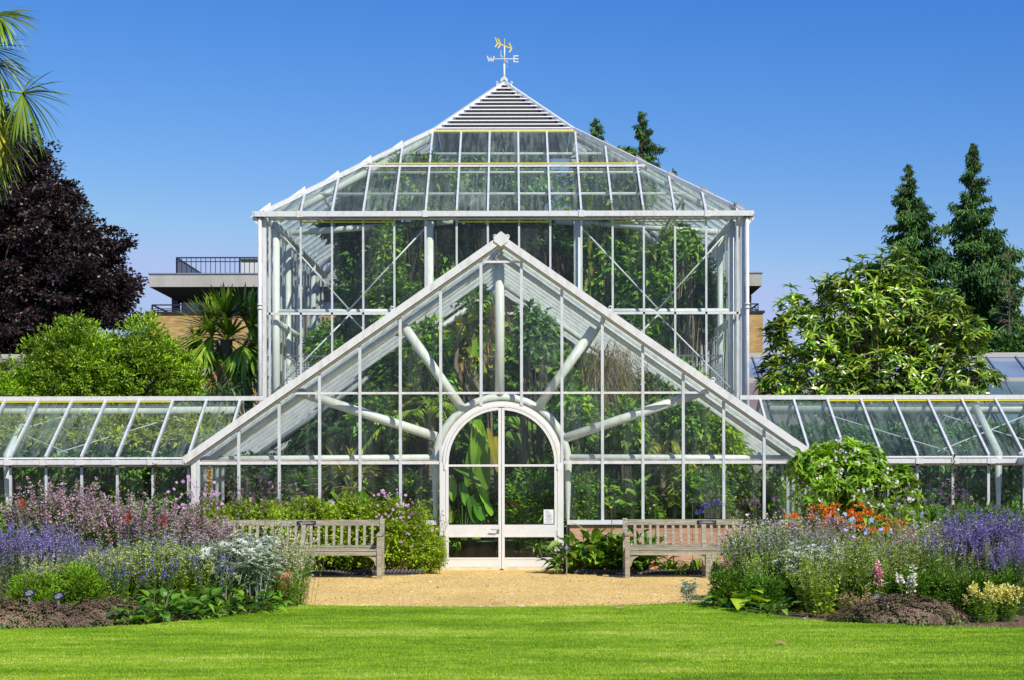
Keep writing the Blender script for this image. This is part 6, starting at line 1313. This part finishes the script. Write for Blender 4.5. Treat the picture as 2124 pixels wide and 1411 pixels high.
def croco(n=17):
    lf = straps(110, .75, .022, .5, .18, 'green', 2.0)[0][1]; st = MB(); B = disk(n, .15); a = U(0, 6.3, n); r = U(.15, .55, n)
    T = np.stack([np.cos(a) * r, np.sin(a) * r, U(.74, 1.02, n)], 1); Mi = B + (T - B) * [.2, .2, 1.15]; tubes(st, bez(B, Mi, T, 7), .004, 3); fl = []
    for j in range(n):
        m = 12; i = np.full(m, j); P = along(B, Mi, T, i, U(.78, 1.0, m)) + [0, 0, .012]; d = rv(m); d[:, 2] = np.abs(d[:, 2]) + .2; fw = MB(); inst(fw, T_LEAF2, P + d * .012, d, rv(m), .05, .034); fl.append(fw)
    return [('stems', st, STEM), ('leaves', lf, LM['green']), ('flower_spray', fl, LM['orange'])]
grp(croco(), 'orange_montbretia', 'flowering plant', [(1685, 23.2, 1.05, 'orange flowered montbretia nearest the right bench'), (1745, 23.3, 1.08, 'orange flowered montbretia below the white flowered shrub'), (1805, 23., 1.02, 'orange flowered montbretia right of the white flowered shrub'), (1840, 22.4, .88, 'lower orange flowered montbretia next to the lavender')], 'orange montbretia')
grp(spikes(150, 1.12, .25, .5, .28, 30, .022, .02, 'lavender', 'grey', 10, .05, .007), 'lavender_plant', 'flowering plant', [
    (2090, 19.6, 1.02, 'purple lavender cut by the right edge of the picture'), (2035, 20.0, 1.04, 'tallest purple lavender in the right border'), (1985, 19.8, .90, 'purple lavender at the left side of the right border clump'), (2120, 18.9, .8, 'lower purple lavender at the right edge')], 'lavender in the right border')
grp(bush([(0, 0, .24, .36, .28, .26), (.18, 0, .38, .18, .2, .22), (-.16, 0, .36, .16, .2, .24)], 170, 20, .10, .065, .013, 'green', T_LEAF2, up=.8), 'green_perennial', 'plant', [
    (2060, 18.8, .85, 'dark green foliage under the lavender'), (1990, 19.0, .8, 'dark green foliage left of the yellow snapdragons'), (1900, 19.3, .8, 'green foliage around the white snapdragons'), (1520, 20.0, .78, 'low green foliage at the corner of the right border'), (1585, 19.4, .72, 'low green foliage on the lawn edge of the right border'), (1640, 19.6, .7, 'green foliage under the right sea holly'), (1740, 19.4, .7, 'green foliage under the blue scabious'), (1840, 19.5, .8, 'green foliage behind the small dark label')], 'green clumps in the right border')
grp(cm, 'catmint', 'flowering plant', [(1575, 21.0, 1.22, 'pale flowered catmint in front of the right bench end'), (1635, 20.9, 1.2, 'pale flowered catmint beside the right terracotta pot'), (1700, 20.2, 1.05, 'pale flowered catmint in the middle of the right border'), (1880, 20.4, 1.0, 'pale flowered catmint near the lavender on the right')], 'catmint in the right border')
ag2 = spikes(34, 1.05, .2, .4, .28, 55, .028, .03, 'agastache', 'green', 22, .06, .025, (.1, .85), wh=True)
grp(ag2, 'pink_hyssop', 'flowering plant', [(1715, 21.4, 1.02, 'dusty pink spikes below the orange flowers'), (1655, 21.6, .95, 'dusty pink spikes right of the bench end'), (1870, 21.2, .85, 'dull pink spikes between orange flowers and lavender')], 'dusty pink spikes in the right border')
grp(spikes(26, .9, .15, .32, .3, 22, .024, .02, 'cream', 'fresh', 22, .05, .012), 'toadflax', 'flowering plant', [(1550, 21.2, 1.15, 'cream flower spikes before the right bench seat'), (1600, 21.9, 1.2, 'cream flower spikes behind the catmint by the right bench'), (1910, 21.5, 1.15, 'cream flower spikes left of the lavender in the right border'), (1940, 22.5, 1.1, 'tall cream flower spikes under the feathery grass')], 'cream spikes in the right border')
grp(eryngium(13, .80, .1, .28), 'silver_thistle', 'flowering plant', [(1665, 19.7, .95, 'silver sea holly in the right border, larger clump'), (1720, 19.9, .85, 'silver sea holly in the right border under the blue scabious'), (1428, 20.5, .38, 'tiny silver sea holly growing in the gravel')], 'silver thistles in the right border')
grp(heads(12, 1.0, .12, .42, .032, 12, 'blue', 'disc', .0032, .22, 8), 'scabious', 'flowering plant', [(1775, 20., 1.02, 'pale blue scabious in the middle of the right border'), (1735, 20.6, .95, 'pale blue scabious behind the sea holly'), (1930, 20.5, 1.08, 'pale blue scabious beside the lavender')], 'blue scabious')
def snap(h, n, mat, per=34): return spikes(n, h, .05, .12, .4, per, .045, .03, mat, 'fresh', 18, .06, .014, sr=.005, hv=.2)
spawn('snapdragon', 'pink snapdragon in the middle of the right border', 'flowering plant', snap(.62, 3, 'pink'), 1823, 19.0)
spawn('snapdragon', 'tall white snapdragon left of the yellow ones', 'flowering plant', snap(.58, 4, 'white'), 1882, 19.0)
spawn('snapdragon', 'white snapdragon behind the pink one', 'flowering plant', snap(.78, 5, 'white'), 1738, 19.9)
grp(spikes(26, .42, .12, .24, .3, 18, .036, .026, 'yellow', 'fresh', 26, .045, .014), 'snapdragon', 'flowering plant', [(2040, 17.95, 1.0, 'pale yellow snapdragons at the lawn edge, left clump'), (2085, 18.1, .95, 'pale yellow snapdragons at the lawn edge, right clump')], 'yellow snapdragons')
sm = sedum(.60, .36, .22, 900)
spawn('sedum_mound', 'wide purple brown sedum mound at the lawn edge of the right border', 'plant', sm, 1865, 17.95, sc=(1, 1, 1))
dup(bpy.data.objects[[o.name for o in bpy.data.objects if o.get('label', '').startswith('wide purple brown')][0]], (WX(1950, 18.), 18., 0), 1.1, .72, 'smaller purple brown sedum mound right of the wide one')
dup(bpy.data.objects[[o.name for o in bpy.data.objects if o.get('label', '').startswith('wide purple brown')][0]], (WX(1800, 18.5), 18.5, 0), 2.1, .70, 'purple brown sedum behind the small dark label')
spawn('broadleaf_perennial', 'large lime leaves at the corner of the right border', 'plant', rosette(16, .26, .22, 'lime', .25, .30), 1558, 19.4)
spawn('broadleaf_perennial', 'broad dark leaves beside the large lime leaves', 'plant', rosette(30, .16, .09, 'glossy', .35, .24), 1512, 19.9)
spawn('broadleaf_perennial', 'low dark leaved plant in front of the lime leaves', 'plant', rosette(40, .12, .06, 'green', .38, .18), 1600, 19.0)
spawn('leggy_perennial', 'leggy yellowing plant beside the wide sedum mound', 'plant', spikes(16, .62, .12, .32, .2, 6, .03, .02, 'lime', 'lime', 12, .07, .04), 1700, 18.6)
spawn('leggy_perennial', 'browning plant at the left end of the wide sedum mound', 'plant', spikes(22, .34, .12, .22, .3, 8, .03, .02, 'deadleaf', 'straw', 12, .05, .02), 1775, 18.1)
spawn('broadleaf_perennial', 'yellow crumpled leaves on the lawn edge left of the sedum', 'plant', rosette(9, .13, .10, 'tropyel', .12, .12), 1745, 18.0)
grp(vb, 'tall_verbena', 'flowering plant', [(1625, 22.5, 1.02, 'tall thin purple verbena in front of the right gable corner'), (1570, 22.8, .9, 'thin purple verbena above the right bench'), (1850, 21.5, 1.0, 'tall thin purple verbena in front of the right wing gutter'), (1930, 21.8, 1.0, 'thin purple verbena left of the dark seed stalk'), (2010, 22.5, .95, 'thin purple verbena behind the right lavender')], 'purple verbena right')
spawn('feather_grass', 'arching straw coloured grass against the right wing', 'grass', straps(220, 1.35, .012, .95, .12, 'straw', 2.6, 9), 1955, 23.2)
spawn('seed_stalk', 'tall dark brown seed stalk left of the right lavender', 'plant', spikes(1, 1.80, .01, .02, .5, 240, .028, .03, 'brownseed', 'brownseed', 3, .03, .01, sr=.009, hv=.01, taper=.5, lean=(-.03, 0)), 1983, 22.)
ww = spikes(12, .95, .15, .4, .2, 4, .015, .01, 'cream', 'green', 20, .10, .008)
grp(ww, 'wiry_perennial', 'plant', [(1795, 19.2, 1., 'wiry green stems in the middle of the right border'), (1600, 20.0, .95, 'wiry green stems near the right bench end'), (1950, 19.3, 1.02, 'wiry green stems before the lavender')], 'wiry green stems')
# fallen leaves on the lawn
for px, py, lab in ((1605, 1345, 'pale dry leaf lying on the lawn at the right'), (1275, 1270, 'dark twig lying at the top edge of the lawn'), (1018, 1262, 'small yellow leaf on the lawn edge')):
    D = gd(py); m = MB(); bigleaf(m, (WX(px, D), D, .05), (1, .2, .03), .13, .035, .02); setp(m.build('fallen_leaf', LM['deadleaf']), lab, 'leaf')

# filling the beds against the glass
gb = bush([(0, 0, .40, .5, .34, .42), (.25, 0, .6, .25, .2, .3), (-.22, 0, .55, .24, .2, .34)], 260, 22, .12, .07, .025, 'green', T_LEAF4)
grp(gb, 'green_perennial', 'plant', [(1700, 27.0, 1.05, 'leafy green clump against the right gable corner'), (1920, 29, 1.1, 'leafy green clump under the right wing, left of the feathery grass'), (2000, 29, 1.12, 'leafy green clump under the right wing behind the feathery grass'), (2080, 29, 1.1, 'leafy green clump under the right wing behind the lavender'), (1860, 28, 1.1, 'leafy green clump behind the white flowered shrub'), (340, 29, 1.25, 'leafy green clump under the left wing beside the gabled house'), (240, 29, 1.2, 'leafy green clump under the middle of the left wing'), (120, 29, 1.15, 'leafy green clump under the left wing near the edge'), (20, 29, 1.15, 'leafy green clump under the left wing at the picture edge'), (1620, 27.2, .8, 'low leafy clump behind the right bench end')], 'leafy clumps along the glasshouses')
# thin wisps that knit the border plants together
def wisps(n, h, fm, lm_, rt=.6): return spikes(n, h, .4, rt, .35, 9, .016, .012, fm, lm_, 12, .05, .008, (.1, .9), sr=.0022, hv=.45)
wl = wisps(60, .95, 'catmint', 'grey')
grp(wl, 'wild_aster', 'flowering plant', [(60, 19.0, .9, 'thin wispy mauve stems before the lavender at the far left'), (160, 19.2, .95, 'thin wispy mauve stems between lavender and pink spikes'), (300, 19.6, 1., 'thin wispy mauve stems in the centre of the left border'), (380, 19.9, 1.1, 'thin wispy mauve stems in front of the dark seed stalk'), (500, 20.2, 1.05, 'thin wispy mauve stems around the silver thistles'), (590, 20.3, .9, 'thin wispy mauve stems over the left terracotta pot')], 'wispy mauve stems left')
wr = wisps(60, .95, 'agastache', 'fresh')
grp(wr, 'wild_aster', 'flowering plant', [(1545, 20.4, .9, 'thin wispy pink stems at the corner of the right border'), (1610, 20.2, 1., 'thin wispy pink stems right of the bench end'), (1690, 20.4, 1.1, 'thin wispy pink stems behind the right sea holly'), (1790, 19.8, 1., 'thin wispy pink stems behind the pink snapdragon'), (1860, 20.2, 1.1, 'thin wispy pink stems below the orange flowers'), (1940, 19.6, 1., 'thin wispy pink stems left of the right lavender'), (2030, 19.0, .85, 'thin wispy pink stems behind the yellow snapdragons')], 'wispy pink stems right')
wy = wisps(46, .9, 'cream', 'lime')
grp(wy, 'wild_aster', 'flowering plant', [(220, 18.9, .85, 'thin wispy cream stems right of the far left lavender'), (440, 19.5, .95, 'thin wispy cream stems left of the silver thistles'), (1650, 19.9, .9, 'thin wispy cream stems around the right sea holly'), (1760, 19.3, .85, 'thin wispy cream stems left of the pink snapdragon'), (1900, 19.9, 1.05, 'thin wispy cream stems left of the right lavender')], 'wispy cream stems')

spawn('broadleaf_perennial', 'leafy clump half hiding the left terracotta pot', 'plant', rosette(34, .13, .08, 'green', .26, .34), 566, 19.75)
grp(spikes(24, .55, .1, .28, .3, 12, .02, .014, 'cream', 'fresh', 20, .05, .012), 'toadflax', 'flowering plant', [(598, 19.95, 1., 'thin cream flowered stems just right of the left terracotta pot')])
